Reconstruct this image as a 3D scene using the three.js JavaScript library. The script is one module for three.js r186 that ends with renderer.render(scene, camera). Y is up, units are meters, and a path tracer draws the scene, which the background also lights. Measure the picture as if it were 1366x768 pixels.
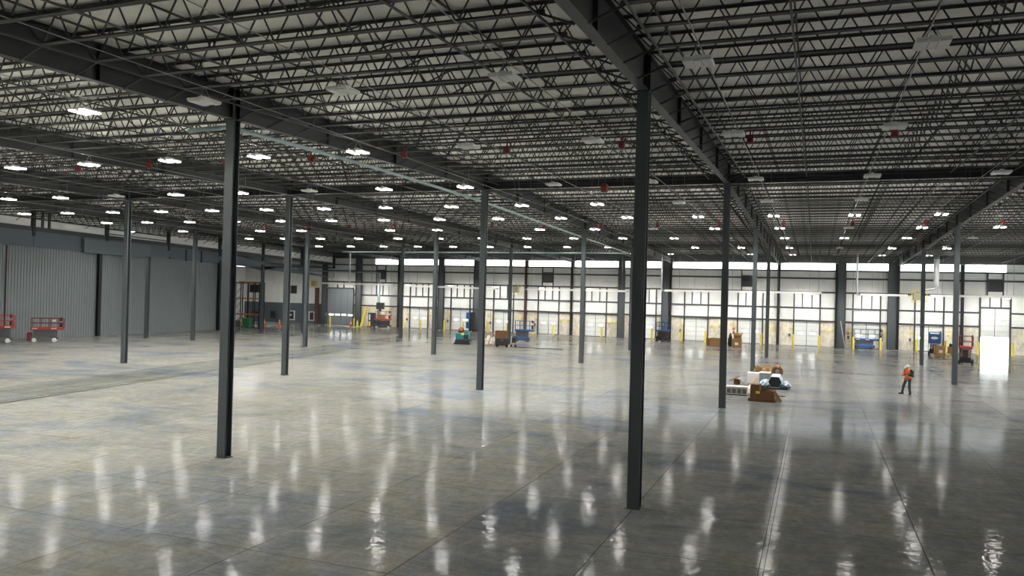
import * as THREE from 'three';
import { RectAreaLightUniformsLib } from 'three/addons/lights/RectAreaLightUniformsLib.js';
import { mergeGeometries, mergeVertices } from 'three/addons/utils/BufferGeometryUtils.js';
import { RoundedBoxGeometry } from 'three/addons/geometries/RoundedBoxGeometry.js';
import { MarchingCubes } from 'three/addons/objects/MarchingCubes.js';
import { createNoise2D } from 'simplex-noise';

// ---------------------------------------------------------------- camera, sky, exposure
RectAreaLightUniformsLib.init();
const scene = new THREE.Scene();
const camera = new THREE.PerspectiveCamera(40.11, 1366 / 768, 0.1, 400);
camera.position.set(0, 5.5, 0);
camera.rotation.set(0.0067, 0.3678, 0.026, 'YXZ');
scene.add(camera);
const renderer = new THREE.WebGLRenderer({ antialias: true });
renderer.toneMapping = THREE.LinearToneMapping;
renderer.toneMappingExposure = 3.65;
renderer.shadowMap.enabled = true;
scene.background = new THREE.Color(0.93, 0.97, 1.0);       // bright overcast
scene.backgroundIntensity = 2.0;
// sun over the camera's left shoulder: it lights the yard on the right, whose bounce reaches the ceiling through the right-hand windows
const sun = new THREE.DirectionalLight(new THREE.Color(1, 0.97, 0.92), 15); sun.position.set(-18, 120, -8); sun.target.position.set(0, 0, -50); sun.castShadow = true;
sun.shadow.mapSize.set(2048, 2048); Object.assign(sun.shadow.camera, { left: -120, right: 120, top: 120, bottom: -120, near: 1, far: 300 }); scene.add(sun, sun.target);
const LAMP = { I: 24, cone: 1.46, up: 0.5, glow: 7, color: new THREE.Color(1.0, 0.965, 0.91) };

// ---------------------------------------------------------------- helpers
let seed = 7;
const rnd = () => { seed = (seed * 1664525 + 1013904223) >>> 0; return seed / 4294967296; };
const rr = (a, b) => a + (b - a) * rnd();
const noise = createNoise2D(rnd);
const fbm = (x, y, o = 4) => { let s = 0, a = 1, t = 0; for (let i = 0; i < o; i++) { s += a * noise(x, y); t += a; x = x * 2.03 + 7.1; y = y * 2.03 - 3.7; a *= 0.5; } return s / t; };
const cl = (v, a = 0, b = 1) => Math.min(b, Math.max(a, v));
const sm = (v, a, b) => { const t = cl((v - a) / (b - a)); return t * t * (3 - 2 * t); };
const V = (x, y, z) => new THREE.Vector3(x, y, z);
const ORD = ['zeroth', 'first', 'second', 'third', 'fourth', 'fifth', 'sixth', 'seventh', 'eighth', 'ninth', 'tenth', 'eleventh', 'twelfth', 'thirteenth', 'fourteenth', 'fifteenth', 'sixteenth', 'seventeenth', 'eighteenth', 'nineteenth', 'twentieth'];
const used = {};
function numbered(n) { const k = (used[n] = (used[n] ?? -1) + 1); return k ? n + '_' + String(k).padStart(3, '0') : n; }
const flat = (g) => { const r = g.index ? g.toNonIndexed() : g; for (const k of Object.keys(r.attributes)) if (!['position', 'normal', 'uv', 'color'].includes(k)) r.deleteAttribute(k); return r; };
const join = (gs) => { gs = [].concat(gs); return gs.length === 1 ? gs[0] : mergeGeometries(gs.map(flat)); };
function mesh(name, gs, mat, parent) { const m = new THREE.Mesh(join(gs), mat); m.name = name; m.castShadow = m.receiveShadow = true; if (parent) parent.add(m); return m; }
function tag(o, label, category, group) { o.userData.label = label; o.userData.category = category; if (group) o.userData.group = group; return o; }
function thing(name, label, category, p = [0, 0, 0], turn = 0, group) { const o = new THREE.Group(); o.name = numbered(name); o.position.set(...p); o.rotation.y = turn; scene.add(o); return tag(o, label, category, group); }
function solo(name, label, category, gs, mat, group) { const m = mesh(numbered(name), gs, mat, scene); return tag(m, label, category, group); }
function struct(name) { const o = new THREE.Group(); o.name = name; o.userData.kind = 'structure'; scene.add(o); return o; }
const bx = (w, h, d, x = 0, y = 0, z = 0, ry = 0, rz = 0, rx = 0) => { const g = new THREE.BoxGeometry(w, h, d); if (rx) g.rotateX(rx); if (rz) g.rotateZ(rz); if (ry) g.rotateY(ry); return g.translate(x, y, z); };
const sp = (x0, x1, y0, y1, z0, z1) => bx(x1 - x0, y1 - y0, Math.abs(z1 - z0), (x0 + x1) / 2, (y0 + y1) / 2, (z0 + z1) / 2);
const rb = (w, h, d, r, x = 0, y = 0, z = 0, ry = 0) => { const g = new RoundedBoxGeometry(w, h, d, 2, r); if (ry) g.rotateY(ry); return g.translate(x, y, z); };
const cy = (r0, r1, h, x = 0, y = 0, z = 0, n = 14, ax = 'y') => { const g = new THREE.CylinderGeometry(r0, r1, h, n); if (ax === 'x') g.rotateZ(Math.PI / 2); if (ax === 'z') g.rotateX(Math.PI / 2); return g.translate(x, y, z); };
function bar(a, b, w, h = w, n = 0) {   // straight member from a to b
  const A = V(...a), B = V(...b), L = A.distanceTo(B), g = n ? new THREE.CylinderGeometry(w / 2, w / 2, L, n) : new THREE.BoxGeometry(w, L, h);
  const q = new THREE.Quaternion().setFromUnitVectors(V(0, 1, 0), B.clone().sub(A).normalize());
  return g.applyQuaternion(q).translate((A.x + B.x) / 2, (A.y + B.y) / 2, (A.z + B.z) / 2);
}
const tube = (pts, r, seg = 24, n = 7) => new THREE.TubeGeometry(new THREE.CatmullRomCurve3(pts.map((p) => V(...p))), seg, r, n);
// periodic value noise for tileable textures
function pnoise(P, s) { const t = new Float32Array(P * P); let q = s >>> 0; for (let i = 0; i < P * P; i++) { q = (q * 1664525 + 1013904223) >>> 0; t[i] = q / 4294967296; }
  return (x, y) => { x *= P; y *= P; const i = Math.floor(x), j = Math.floor(y); let u = x - i, v = y - j; u = u * u * (3 - 2 * u); v = v * v * (3 - 2 * v); const m = (a) => ((a % P) + P) % P, a = m(i), b = m(i + 1), c = m(j) * P, d = m(j + 1) * P; return (t[c + a] * (1 - u) + t[c + b] * u) * (1 - v) + (t[d + a] * (1 - u) + t[d + b] * u) * v; }; }
function tex(n, fn, srgb, rx = 1, ry = rx) { const d = new Uint8Array(n * n * 4); for (let j = 0; j < n; j++) for (let i = 0; i < n; i++) { const c = fn(i / n, j / n), k = (j * n + i) * 4; const a = Array.isArray(c) ? c : [c, c, c]; for (let q = 0; q < 3; q++) d[k + q] = cl(a[q]) * 255; d[k + 3] = 255; }
  const t = new THREE.DataTexture(d, n, n); t.wrapS = t.wrapT = THREE.RepeatWrapping; t.magFilter = THREE.LinearFilter; t.minFilter = THREE.LinearMipmapLinearFilter; t.generateMipmaps = true; if (srgb) t.colorSpace = THREE.SRGBColorSpace; t.repeat.set(rx, ry); t.needsUpdate = true; return t; }
const C = (r, g, b) => new THREE.Color().setRGB(r, g, b);
const std = (r, g, b, rough = 0.6, metal = 0, more = {}) => new THREE.MeshStandardMaterial({ color: C(r, g, b), roughness: rough, metalness: metal, ...more });
// world-metre uv by dominant axis
function uvm(g, s = 1) { g = flat(g); const p = g.attributes.position, n = g.attributes.normal, u = new Float32Array(p.count * 2); for (let i = 0; i < p.count; i++) { const ax = Math.abs(n.getX(i)), ay = Math.abs(n.getY(i)), az = Math.abs(n.getZ(i)); const a = ay > ax && ay > az ? [p.getX(i), p.getZ(i)] : ax > az ? [p.getZ(i), p.getY(i)] : [p.getX(i), p.getY(i)]; u[i * 2] = a[0] * s; u[i * 2 + 1] = a[1] * s; } g.setAttribute('uv', new THREE.BufferAttribute(u, 2)); return g; }

// ---------------------------------------------------------------- building grid
const X0 = -4.3, SX = 13.34, ROW = [0.3, -20.41, -41.12, -61.77, -79.87, -103.3], ZF = -103.3, XL = -69.3, XR = 35.7, ZN = 8;
const lineX = (i) => X0 + SX * i, RIDGE = -41.12;
const drop = (z) => 0.023 * Math.abs(z - RIDGE);
const yG = (z) => 11.33 - drop(z);          // girder underside
const yR = (z) => yG(z) + 1.1;              // roof underside
const YL = 10.5;                            // lamp level
const bayWords = (i) => i >= 0 ? ORD[i + 1] + ' bay right of tallest column line' : ORD[-i] + ' bay left of tallest column line';
const lineWords = (i) => i === 0 ? 'line of the tallest column' : ORD[Math.abs(i)] + ' column line ' + (i > 0 ? 'right' : 'left') + ' of tallest column';

// ---------------------------------------------------------------- materials
const n8 = pnoise(8, 11), n16 = pnoise(16, 12), n32 = pnoise(32, 13), n64 = pnoise(64, 14), n128 = pnoise(128, 15), n256 = pnoise(256, 16), n512 = pnoise(512, 17);
const floorMap = tex(2048, (u, v) => {
  const wx = u + 0.02 * n16(u, v), wy = v + 0.02 * n16(v, u);
  const big = n8(wx, wy) * 0.5 + n16(wx, wy) * 0.3 + n32(wx, wy) * 0.2;
  const streak = n128(wx * 0.25 + 0.3, wy * 2) * 0.5 + n64(wx * 2, wy) * 0.5;
  const fine = n256(u, v) * 0.4 + n512(u, v) * 0.6;
  const k = 0.88 + 0.09 * (big - 0.5) + 0.15 * (streak - 0.5) + 0.13 * (fine - 0.5), warm = (n32(wy, wx) - 0.5) * 0.04 + (n64(wy + 0.4, wx) - 0.5) * 0.03;
  return [k + warm * 0.6, k + warm * 0.25, k - warm];
}, true, 1);
const floorRough = tex(1024, (u, v) => { const k = 0.42 + 0.34 * (n16(u, v) * 0.4 + n64(u, v) * 0.35 + n256(u, v) * 0.25 - 0.5); return [k, k, k]; }, false);
const floorBump = tex(1024, (u, v) => n32(u, v) * 0.28 + n64(u, v) * 0.22 + n128(v, u) * 0.2 + n256(u, v) * 0.2 + n512(u, v) * 0.1, false);
const wrinkle = tex(1024, (u, v) => { const w = n16(u, v) * 0.10; return 0.5 + 0.5 * Math.sin((u + w * 0.5) * 2 * Math.PI * 34 + 5 * n8(u, v)) * (0.25 + 0.75 * n16(v, u)) * 0.6 + 0.25 * (n64(u, v) - 0.5); }, false);
const mottle = tex(512, (u, v) => { const k = 0.92 + 0.08 * (n8(u, v) * 0.5 + n32(u, v) * 0.3 + n128(u, v) * 0.2); return [k, k, k]; }, true);
const concMap = tex(1024, (u, v) => { const k = 0.66 + 0.22 * (n8(u, v) * 0.4 + n32(u, v) * 0.35 + n128(u, v) * 0.25 - 0.5), s = 0.06 * (n64(u, v * 0.2) - 0.5); return [k + s + 0.02, k + s, k + s * 0.6 - 0.05]; }, true);
const cardMap = tex(256, (u, v) => { const k = 0.86 + 0.1 * Math.sin(u * Math.PI * 2 * 40) * 0.3 + 0.14 * (n32(u, v) - 0.5); return [k, k, k]; }, true);
const M = {
  floor: new THREE.MeshPhysicalMaterial({ vertexColors: true, map: floorMap, roughness: 0.20, roughnessMap: floorRough, bumpMap: floorBump, bumpScale: 0.0055, specularIntensity: 0.011 }),
  joint: std(0.045, 0.04, 0.034, 0.9), sealant: std(0.13, 0.10, 0.07, 0.85),
  steel: std(0.014, 0.0155, 0.017, 0.5), joist: std(0.038, 0.039, 0.038, 0.55), girt: std(0.050, 0.058, 0.062, 0.55), colm: std(0.07, 0.085, 0.091, 0.45),
  vinyl: new THREE.MeshStandardMaterial({ color: C(0.95, 0.95, 0.86), roughness: 0.5, bumpMap: wrinkle, bumpScale: 0.012, map: mottle }),
  wallvinyl: new THREE.MeshStandardMaterial({ color: C(0.88, 0.89, 0.87), roughness: 0.5, map: mottle, bumpMap: wrinkle, bumpScale: 0.006 }),
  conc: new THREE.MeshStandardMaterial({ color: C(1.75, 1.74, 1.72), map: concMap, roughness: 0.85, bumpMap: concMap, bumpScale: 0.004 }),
  dado: std(0.09, 0.115, 0.135, 0.7), corr: std(0.21, 0.236, 0.252, 0.5), fascia: std(0.10, 0.132, 0.158, 0.5),
  door: std(0.78, 0.81, 0.78, 0.5), doorgap: std(0.12, 0.13, 0.13, 0.7), gdoor: std(0.19, 0.22, 0.24, 0.5), louvre: std(0.10, 0.105, 0.11, 0.6),
  glass: new THREE.MeshPhysicalMaterial({ color: C(1, 1, 1), transmission: 1, thickness: 0, roughness: 0.04, ior: 1.5 }),
  yellow: std(0.85, 0.66, 0.05, 0.45), red: std(0.44, 0.035, 0.028, 0.45), redd: std(0.17, 0.01, 0.01, 0.5), blue: std(0.022, 0.10, 0.30, 0.42), grey: std(0.11, 0.113, 0.115, 0.5), dark: std(0.018, 0.018, 0.02, 0.6),
  tyre: std(0.02, 0.02, 0.02, 0.85), white: std(0.78, 0.78, 0.76, 0.5), housing: std(0.62, 0.63, 0.6, 0.5), lensoff: std(0.66, 0.67, 0.62, 0.35),
  lens: new THREE.MeshStandardMaterial({ color: C(0.9, 0.9, 0.88), roughness: 0.4, emissive: LAMP.color, emissiveIntensity: LAMP.glow }),
  upstrip: new THREE.MeshStandardMaterial({ color: C(0.9, 0.9, 0.88), emissive: LAMP.color, emissiveIntensity: 2 }),
  conduit: std(0.24, 0.24, 0.23, 0.45, 0.3), pipe: std(0.30, 0.40, 0.40, 0.45), galv: std(0.5, 0.52, 0.52, 0.4, 0.5), alu: std(0.93, 0.93, 0.91, 0.35, 0.0),
  card: new THREE.MeshStandardMaterial({ color: C(0.44, 0.25, 0.095), roughness: 0.9, map: cardMap }), cardd: new THREE.MeshStandardMaterial({ color: C(0.22, 0.11, 0.042), roughness: 0.9, map: cardMap }),
  wood: std(0.50, 0.33, 0.17, 0.85), orange: std(0.85, 0.13, 0.02, 0.6), rack: std(0.55, 0.11, 0.03, 0.5), teal: std(0.022, 0.18, 0.195, 0.4), green: std(0.02, 0.16, 0.06, 0.6), lime: std(0.5, 0.75, 0.08, 0.6), brown: std(0.08, 0.035, 0.025, 0.6),
  skin: std(0.45, 0.25, 0.17, 0.6), jean: std(0.045, 0.06, 0.08, 0.9), jacket: std(0.014, 0.014, 0.017, 0.85), boot: std(0.02, 0.013, 0.01, 0.7), pinks: std(0.7, 0.2, 0.22, 0.6), film: std(0.55, 0.66, 0.75, 0.3), ground: std(0.5, 0.5, 0.48, 0.9), beige: std(0.42, 0.40, 0.28, 0.6), paper: std(0.8, 0.8, 0.78, 0.8),
};

// ---------------------------------------------------------------- floor
const AX = (x, z) => {   // position of a floor point relative to the worn lane at the left (slightly oblique)
  const a = -31.0 - 0.145 * (-z - 5); return x - a; };
function floorColor(x, z) {
  const wx = x + 1.6 * fbm(x * 0.11, z * 0.11, 2), wz = z + 1.6 * fbm(z * 0.12 + 9, x * 0.12, 2);
  const a = fbm(wx * 0.07 + 3, wz * 0.11, 4), b = fbm(wx * 0.16 - 8, wz * 0.30 + 4, 4), c = fbm(wx * 0.5, wz * 0.9, 3);
  let blue = sm(a * 0.65 + b * 0.5, -0.06, 0.42), dark = sm(b * 0.7 + c * 0.35 + a * 0.2, 0.12, 0.55);
  const pan = noise(Math.floor((x - X0) / 3.335) * 3.3, Math.floor((z + 20.41) / 3.45) * 5.1) * 0.05;
  const pour = sm(x + 7.64, -0.02, 0.02) * 0.16 + 0.05 * noise(Math.floor((x - X0) / 13.34) * 7.7, 3.1), warmth = (x < -7.64 && z > -30.76 ? 0.55 : 0) + (x < -20 && z > -20.41 ? 0.15 : 0); blue *= 1 - warmth * 0.55;   // neighbouring pours came out in different tones
  let r = 0.39, g = 0.388, bl = 0.35; if (x >= -7.64) { r = 0.40; g = 0.405; bl = 0.385; } r += (0.285 - r) * blue; g += (0.315 - g) * blue; bl += (0.35 - bl) * blue;
  let k = (1 - pour - 0.20 * dark + 0.11 * c + 0.07 * fbm(wx * 0.6 + 5, wz * 2.4, 3) + pan);
  const ax = AX(x, z); if (ax < 0 && ax > -4.6 && z < 0) { const t = sm(-ax, 0, 0.25) * (1 - sm(-ax, 4.2, 4.6)); k *= 1 - t * (0.16 + 0.16 * sm(fbm(ax * 1.3, z * 0.05, 3), -0.3, 0.5)); r *= 1 - 0.04 * t; }
  const e = Math.min(Math.abs(((x - X0) / 3.335) % 1), 1); return [r * k, g * k, bl * k];
}
function slabGeo(x0, x1, z0, z1, n) {
  const pos = [], nor = [], uv = [], col = [], idx = []; const gap = 0.006, xs = x0 + gap, xe = x1 - gap, zs = z0 + gap, ze = z1 - gap;
  for (let j = 0; j <= n; j++) for (let i = 0; i <= n; i++) { const x = xs + (xe - xs) * i / n, z = zs + (ze - zs) * j / n; pos.push(x, 0, z); nor.push(0, 1, 0); uv.push(x / 19, z / 19); col.push(...floorColor(x, z)); }
  for (let j = 0; j < n; j++) for (let i = 0; i < n; i++) { const a = j * (n + 1) + i; idx.push(a, a + n + 1, a + 1, a + 1, a + n + 1, a + n + 2); }
  const side = (ax, az, bx2, bz, nx, nz) => { const k = pos.length / 3; for (const [x, y, z] of [[ax, 0, az], [bx2, 0, bz], [bx2, -0.03, bz], [ax, -0.03, az]]) { pos.push(x, y, z); nor.push(nx, 0, nz); uv.push(x / 19, z / 19); col.push(0.16, 0.15, 0.13); } idx.push(k, k + 1, k + 2, k, k + 2, k + 3); };
  side(xs, ze, xe, ze, 0, 1); side(xe, zs, xs, zs, 0, -1); side(xe, ze, xe, zs, 1, 0); side(xs, zs, xs, ze, -1, 0);
  const g = new THREE.BufferGeometry(); g.setAttribute('position', new THREE.Float32BufferAttribute(pos, 3)); g.setAttribute('normal', new THREE.Float32BufferAttribute(nor, 3)); g.setAttribute('uv', new THREE.Float32BufferAttribute(uv, 2)); g.setAttribute('color', new THREE.Float32BufferAttribute(col, 3)); g.setIndex(idx); return g;
}
{
  const floor = struct('floor'); const list = [];
  mesh('floor_base', sp(-86, XR + 0.4, -0.35, -0.028, ZF - 0.45, ZN + 0.4), M.joint, floor);
  camera.updateMatrixWorld(); camera.updateProjectionMatrix(); const pv = V(0, 0, 0);
  for (let i = -25; i < 12; i++) for (let j = -8; j < 25; j++) {
    const x0 = Math.max(X0 + 3.335 * i, -85.5), x1 = Math.min(X0 + 3.335 * (i + 1), XR), z1 = Math.min(-20.41 - 3.45 * j + (j < -7 ? 2 : 0), ZN), z0 = Math.max(-20.41 - 3.45 * (j + 1), ZF);
    if (x1 <= x0 || z1 <= z0) continue;
    pv.set((x0 + x1) / 2, 0, (z0 + z1) / 2).project(camera); const d = Math.hypot((x0 + x1) / 2, 5.5, (z0 + z1) / 2), seen = Math.abs(pv.x) < 1.15 && Math.abs(pv.y) < 1.2 && z1 < 0;
    list.push([seen ? d : d + 1000, x0, x1, z0, z1]);
  }
  list.sort((a, b) => a[0] - b[0]); const rest = [];
  list.forEach(([d, x0, x1, z0, z1], k) => { const g = slabGeo(x0, x1, z0, z1, d > 1000 ? 4 : d < 45 ? 14 : 8); if (k < 300) mesh('floor_slab', g, M.floor, floor); else rest.push(g); });
  mesh('distant_floor_slabs', rest, M.floor, floor).userData.kind = 'stuff';
  mesh('joint_sealant', bx(0.045, 0.03, 108, X0 - 3.335, -0.0145, -48), M.sealant, floor);
  mesh('joint_sealant', [bx(0.018, 0.003, 70, X0 + 3.335 + 0.10, 0.0005, -46), bx(0.03, 0.003, 70, X0 + 6.67, 0.0005, -46)], M.joint, floor);
  mesh('lane_edge_strip', [bar([-31 - 0.145 * -5, 0.001, 0], [-31 - 0.145 * 55, 0.001, -60], 0.34, 0.006), bar([-31.45 - 0.145 * -5, 0.001, 0], [-31.45 - 0.145 * 55, 0.001, -60], 0.06, 0.005)], M.joint, floor);
  mesh('lane_edge_strip', bar([-35.6 - 0.145 * -5, 0.001, 0], [-35.6 - 0.145 * 70, 0.001, -75], 0.14, 0.004), std(0.42, 0.41, 0.36, 0.6), floor);
}
// ---------------------------------------------------------------- roof deck with draped insulation
const JZ = []; for (let r = 0; r < 5; r++) { const n = r === 4 ? 16 : r === 3 ? 12 : 14; for (let k = 0; k < n; k++) JZ.push([ROW[r] + (ROW[r + 1] - ROW[r]) * k / n, r, k]); } JZ.push([ZF + 0.6, 5, 0]);
{
  const ceiling = struct('ceiling');
  const edges = [ZN, 5.3, 2.8, ...JZ.map((q) => q[0]), ZF - 0.3];
  for (let s = 0; s < edges.length - 1; s++) {
    const za = edges[s], zb = edges[s + 1], nx = 56, nz = 6, pos = [], uv = [], idx = [];
    for (let i = 0; i <= nx; i++) for (let j = 0; j <= nz; j++) {
      const x = -86 + (XR + 86.3) * i / nx, t = j / nz, z = za + (zb - za) * t; const sag = 0.05 * Math.sin(Math.PI * t) * (1 + 0.5 * noise(x * 0.4, z * 0.7));
      pos.push(x, yR(z) - sag, z); uv.push(x / 7, z / 7); }
    for (let i = 0; i < nx; i++) for (let j = 0; j < nz; j++) { const a = i * (nz + 1) + j; idx.push(a, a + 1, a + nz + 1, a + 1, a + nz + 2, a + nz + 1); }
    const g = new THREE.BufferGeometry(); g.setAttribute('position', new THREE.Float32BufferAttribute(pos, 3)); g.setAttribute('uv', new THREE.Float32BufferAttribute(uv, 2)); g.setIndex(idx); g.computeVertexNormals();
    mesh('insulation_strip', g, M.vinyl, ceiling);
  }
  for (const [a, b] of [[ZN + 0.4, RIDGE], [RIDGE, ZF - 0.45]]) { const L = Math.hypot(a - b, yR(a) - yR(b)); mesh('roof_deck', bx(XR + 87, 0.2, L + 0.05, (XR - 86) / 2, 0, 0).rotateX(Math.atan2(yR(b) - yR(a), a - b)).translate(0, (yR(a) + yR(b)) / 2 + 0.16, (a + b) / 2), M.galv, ceiling); }
}

// ---------------------------------------------------------------- columns
const COLS = [[1, -1], [1, 0], [2, 0], [2, -1], [2, -2], [2, -3], [3, 1], [3, 0], [3, -1], [3, -2], [3, -3], [3, -4], [4, 1], [4, 0], [4, -1], [4, -2], [4, -3], [4, -4]];
function column(x, z, h, label) {
  const c = thing('steel_column', label, 'column', [x, 0, z], 0, 'slim steel columns of the hall');
  for (const q of [1, -1]) mesh('flange', rb(0.32, h, 0.034, 0.008, 0, h / 2, q * 0.143), M.colm, c);
  mesh('web', bx(0.022, h, 0.26, 0, h / 2, 0), M.colm, c);
  mesh('base_plate', bx(0.40, 0.02, 0.40, 0, 0.01, 0), M.colm, c);
  mesh('cap_plate', bx(0.36, 0.03, 0.42, 0, h - 0.005, 0), M.steel, c); return c;
}
for (const [r, i] of COLS) column(lineX(i), ROW[r], yG(ROW[r]) - 0.01, i === 0 && r === 1 ? 'tallest dark square steel column, standing alone right of the centre in front' : `dark square steel column in ${ORD[r]} row, on ${lineWords(i)}`);
column(-63.1, -61.2, 8.2, 'slim grey column under the left end of the blue-grey transfer girder, before corrugated wall');
column(-62.5, -78.2, 8.2, 'slim dark column in front of the rack bay with the green bin');

// ---------------------------------------------------------------- girders along the depth and ridge beam across
function tapered(w, za, zb, ya, yb, h0, h1) {   // strip from za to zb following the roof: box between y+h0 and y+h1
  const g = new THREE.BoxGeometry(w, h1 - h0, Math.abs(za - zb)); const p = g.attributes.position; const mid = (za + zb) / 2, lo = Math.min(za, zb), yl = za < zb ? ya : yb, yh = za < zb ? yb : ya;
  for (let k = 0; k < p.count; k++) { const z = p.getZ(k) + mid, t = (z - lo) / Math.abs(za - zb); p.setY(k, p.getY(k) + (h0 + h1) / 2 + yl + (yh - yl) * t); p.setZ(k, z); } g.computeVertexNormals(); return g;
}
for (let i = -4; i <= 2; i++) for (let r = 0; r < 5; r++) {
  const za = ROW[r], zb = ROW[r + 1] + (r === 4 ? 0.4 : 0), x = lineX(i); if (r === 0 && (i < -3 || i > 0)) continue; if (r === 1 && i < -4) continue;
  if (i === 2 && r < 3) continue;
  const g = thing('plate_girder', `dark deep plate girder, ${ORD[r + 1]} span back on the ${lineWords(i)}`, 'girder', [x, 0, 0], 0, 'plate girders under the roof');
  mesh('web_plate', tapered(0.02, za, zb, yG(za), yG(zb), 0.02, 1.0), M.steel, g);
  mesh('bottom_flange', tapered(0.26, za, zb, yG(za), yG(zb), 0, 0.025), M.steel, g);
  mesh('top_flange', tapered(0.26, za, zb, yG(za), yG(zb), 0.98, 1.005), M.steel, g);
  const n = 4; for (let k = 0; k <= n; k++) { const z = za + (zb - za) * (k === 0 ? 0.008 : k === n ? 0.992 : k / n); mesh('stiffener', bx(0.24, 0.96, 0.02, 0, yG(z) + 0.5, z), M.steel, g); }
}
for (let i = -4; i <= 2; i++) {
  const x0 = lineX(i - 0) - SX + 0.14, x1 = lineX(i) - 0.14; if (i - 1 < -4) continue;
  const b = thing('ridge_beam', `dark cross beam between columns of second row, ${bayWords(i - 1)}`, 'beam', [0, 0, RIDGE - 0.02], 0, 'cross beams of the second column row'), y = yG(RIDGE);
  mesh('web_plate', sp(x0, x1, y + 0.02, y + 0.46, -0.01, 0.01), M.steel, b); mesh('bottom_flange', sp(x0, x1, y, y + 0.02, -0.13, 0.13), M.steel, b); mesh('top_flange', sp(x0, x1, y + 0.46, y + 0.48, -0.13, 0.13), M.steel, b);
  for (let k = 1; k < 5; k++) mesh('stiffener', bx(0.012, 0.44, 0.2, x0 + (x1 - x0) * k / 5, y + 0.24, 0), M.girt, b);
}
// sprinkler main hung under the ridge beam
for (let i = -4; i <= 2; i++) { if (i - 1 < -4) continue; const y = yG(RIDGE) - 0.12, x0 = lineX(i) - SX + 0.17, x1 = lineX(i) - 0.17, t = thing('sprinkler_pipe', `thin dark pipe under the second row cross beam, ${bayWords(i - 1)}`, 'pipe', [0, 0, RIDGE + 0.25], 0, 'thin pipes under the cross beams'); mesh('pipe', bar([x0, y, 0], [x1, y, 0], 0.09, 0.09, 8), M.joist, t); for (const k of [0.15, 0.5, 0.85]) mesh('hanger', bar([x0 + (x1 - x0) * k, y, 0], [x0 + (x1 - x0) * k, y + 0.6, -0.12], 0.016, 0.016), M.conduit, t); }

// ---------------------------------------------------------------- open-web joists
const JD = 0.78, JE = 0.85, NP = 13;
function chord(x0, x1, y, up) { const s = up ? 1 : -1; return [bx(x1 - x0, 0.008, 0.062, (x0 + x1) / 2, y, 0.043), bx(x1 - x0, 0.008, 0.062, (x0 + x1) / 2, y, -0.043), bx(x1 - x0, 0.06, 0.008, (x0 + x1) / 2, y + s * 0.03, 0.014), bx(x1 - x0, 0.06, 0.008, (x0 + x1) / 2, y + s * 0.03, -0.014)]; }
const webs = []; { const P = (SX - 2 * JE) / NP; for (let k = 0; k < NP; k++) { const a = JE + P * k; webs.push(bar([a + 0.03, -JD + 0.03, 0], [a + P / 2 - 0.02, -0.04, 0], 0.03), bar([a + P - 0.03, -JD + 0.03, 0], [a + P / 2 + 0.02, -0.04, 0], 0.03)); } webs.push(bar([JE, -JD + 0.03, 0], [0.16, -0.05, 0], 0.03), bar([SX - JE, -JD + 0.03, 0], [SX - 0.16, -0.05, 0], 0.03)); }
const webAll = join(webs), topG = join(chord(0.02, SX - 0.02, -0.012, false)), botG = join(chord(JE - 0.1, SX - JE + 0.1, -JD, true));
const braceR = bar([SX - JE, -JD - 0.01, 0], [SX - 0.13, -1.07, 0], 0.045, 0.03), braceL = bar([JE, -JD - 0.01, 0], [0.13, -1.07, 0], 0.045, 0.03);
{
  const all = []; camera.updateMatrixWorld(); const pv = V(0, 0, 0);
  for (let i = -6; i <= 1; i++) for (const [z, r, k] of JZ) {
    if (i === -6 && z < -78) continue;
    let best = 9999; for (const t of [0.05, 0.3, 0.5, 0.7, 0.95]) { pv.set(lineX(i) + SX * t, yR(z), z); if (z > -5) continue; const d = pv.distanceTo(camera.position); pv.project(camera); if (Math.abs(pv.x) < 1.02 && pv.y < 1.05) best = Math.min(best, d); }
    all.push([best, i, z, r, k]);
  }
  all.sort((a, b) => a[0] - b[0]); const rest = [];
  all.forEach(([d, i, z, r, k], n) => {
    const x = lineX(i), y = yR(z) - 0.05; const br = i === -1 || i === 0 ? [1, 1] : [k % 5 === 2, k % 4 === 1];
    if (i === -6) return;
    if (n < 300) {
      const where = r === 0 ? `${ORD[14 - k]} before first column row` : k === 0 ? `exactly over column row ${['', 'one', 'two', 'three', 'four', 'five'][r]}` : `${ORD[k]} beyond ${ORD[r]} column row`;
      const j = thing('roof_joist', `dark open-web roof joist ${where}, ${bayWords(i)}`, 'joist', [i === -5 ? -69.2 : x, y, z], 0, 'open-web roof joists');
      if (i === -5) j.scale.x = 0.859; mesh('top_chord', topG, M.joist, j); mesh('bottom_chord', botG, M.joist, j);
      if (n < 70) for (const w of webs) mesh('web_member', w, M.joist, j); else mesh('web', webAll, M.joist, j).userData.kind = 'stuff';
      if (br[0]) mesh('knee_brace', braceL, M.joist, j); if (br[1]) mesh('knee_brace', braceR, M.joist, j);
    } else { rest.push([i === -5 ? -69.2 : x, y, z, i === -5 ? 0.859 : 1]); }
  });
  const whole = join([topG, botG, webAll, braceR, braceL]), im = new THREE.InstancedMesh(whole, M.joist, rest.length); const m4 = new THREE.Matrix4();
  rest.forEach(([x, y, z, k], q) => im.setMatrixAt(q, m4.makeScale(k, 1, 1).setPosition(x, y, z))); im.name = 'distant_roof_joists'; im.castShadow = im.receiveShadow = true; tag(im, 'dark far open-web roof joists packed close under the white ceiling', 'joists'); im.userData.kind = 'stuff'; scene.add(im);
}
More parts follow.
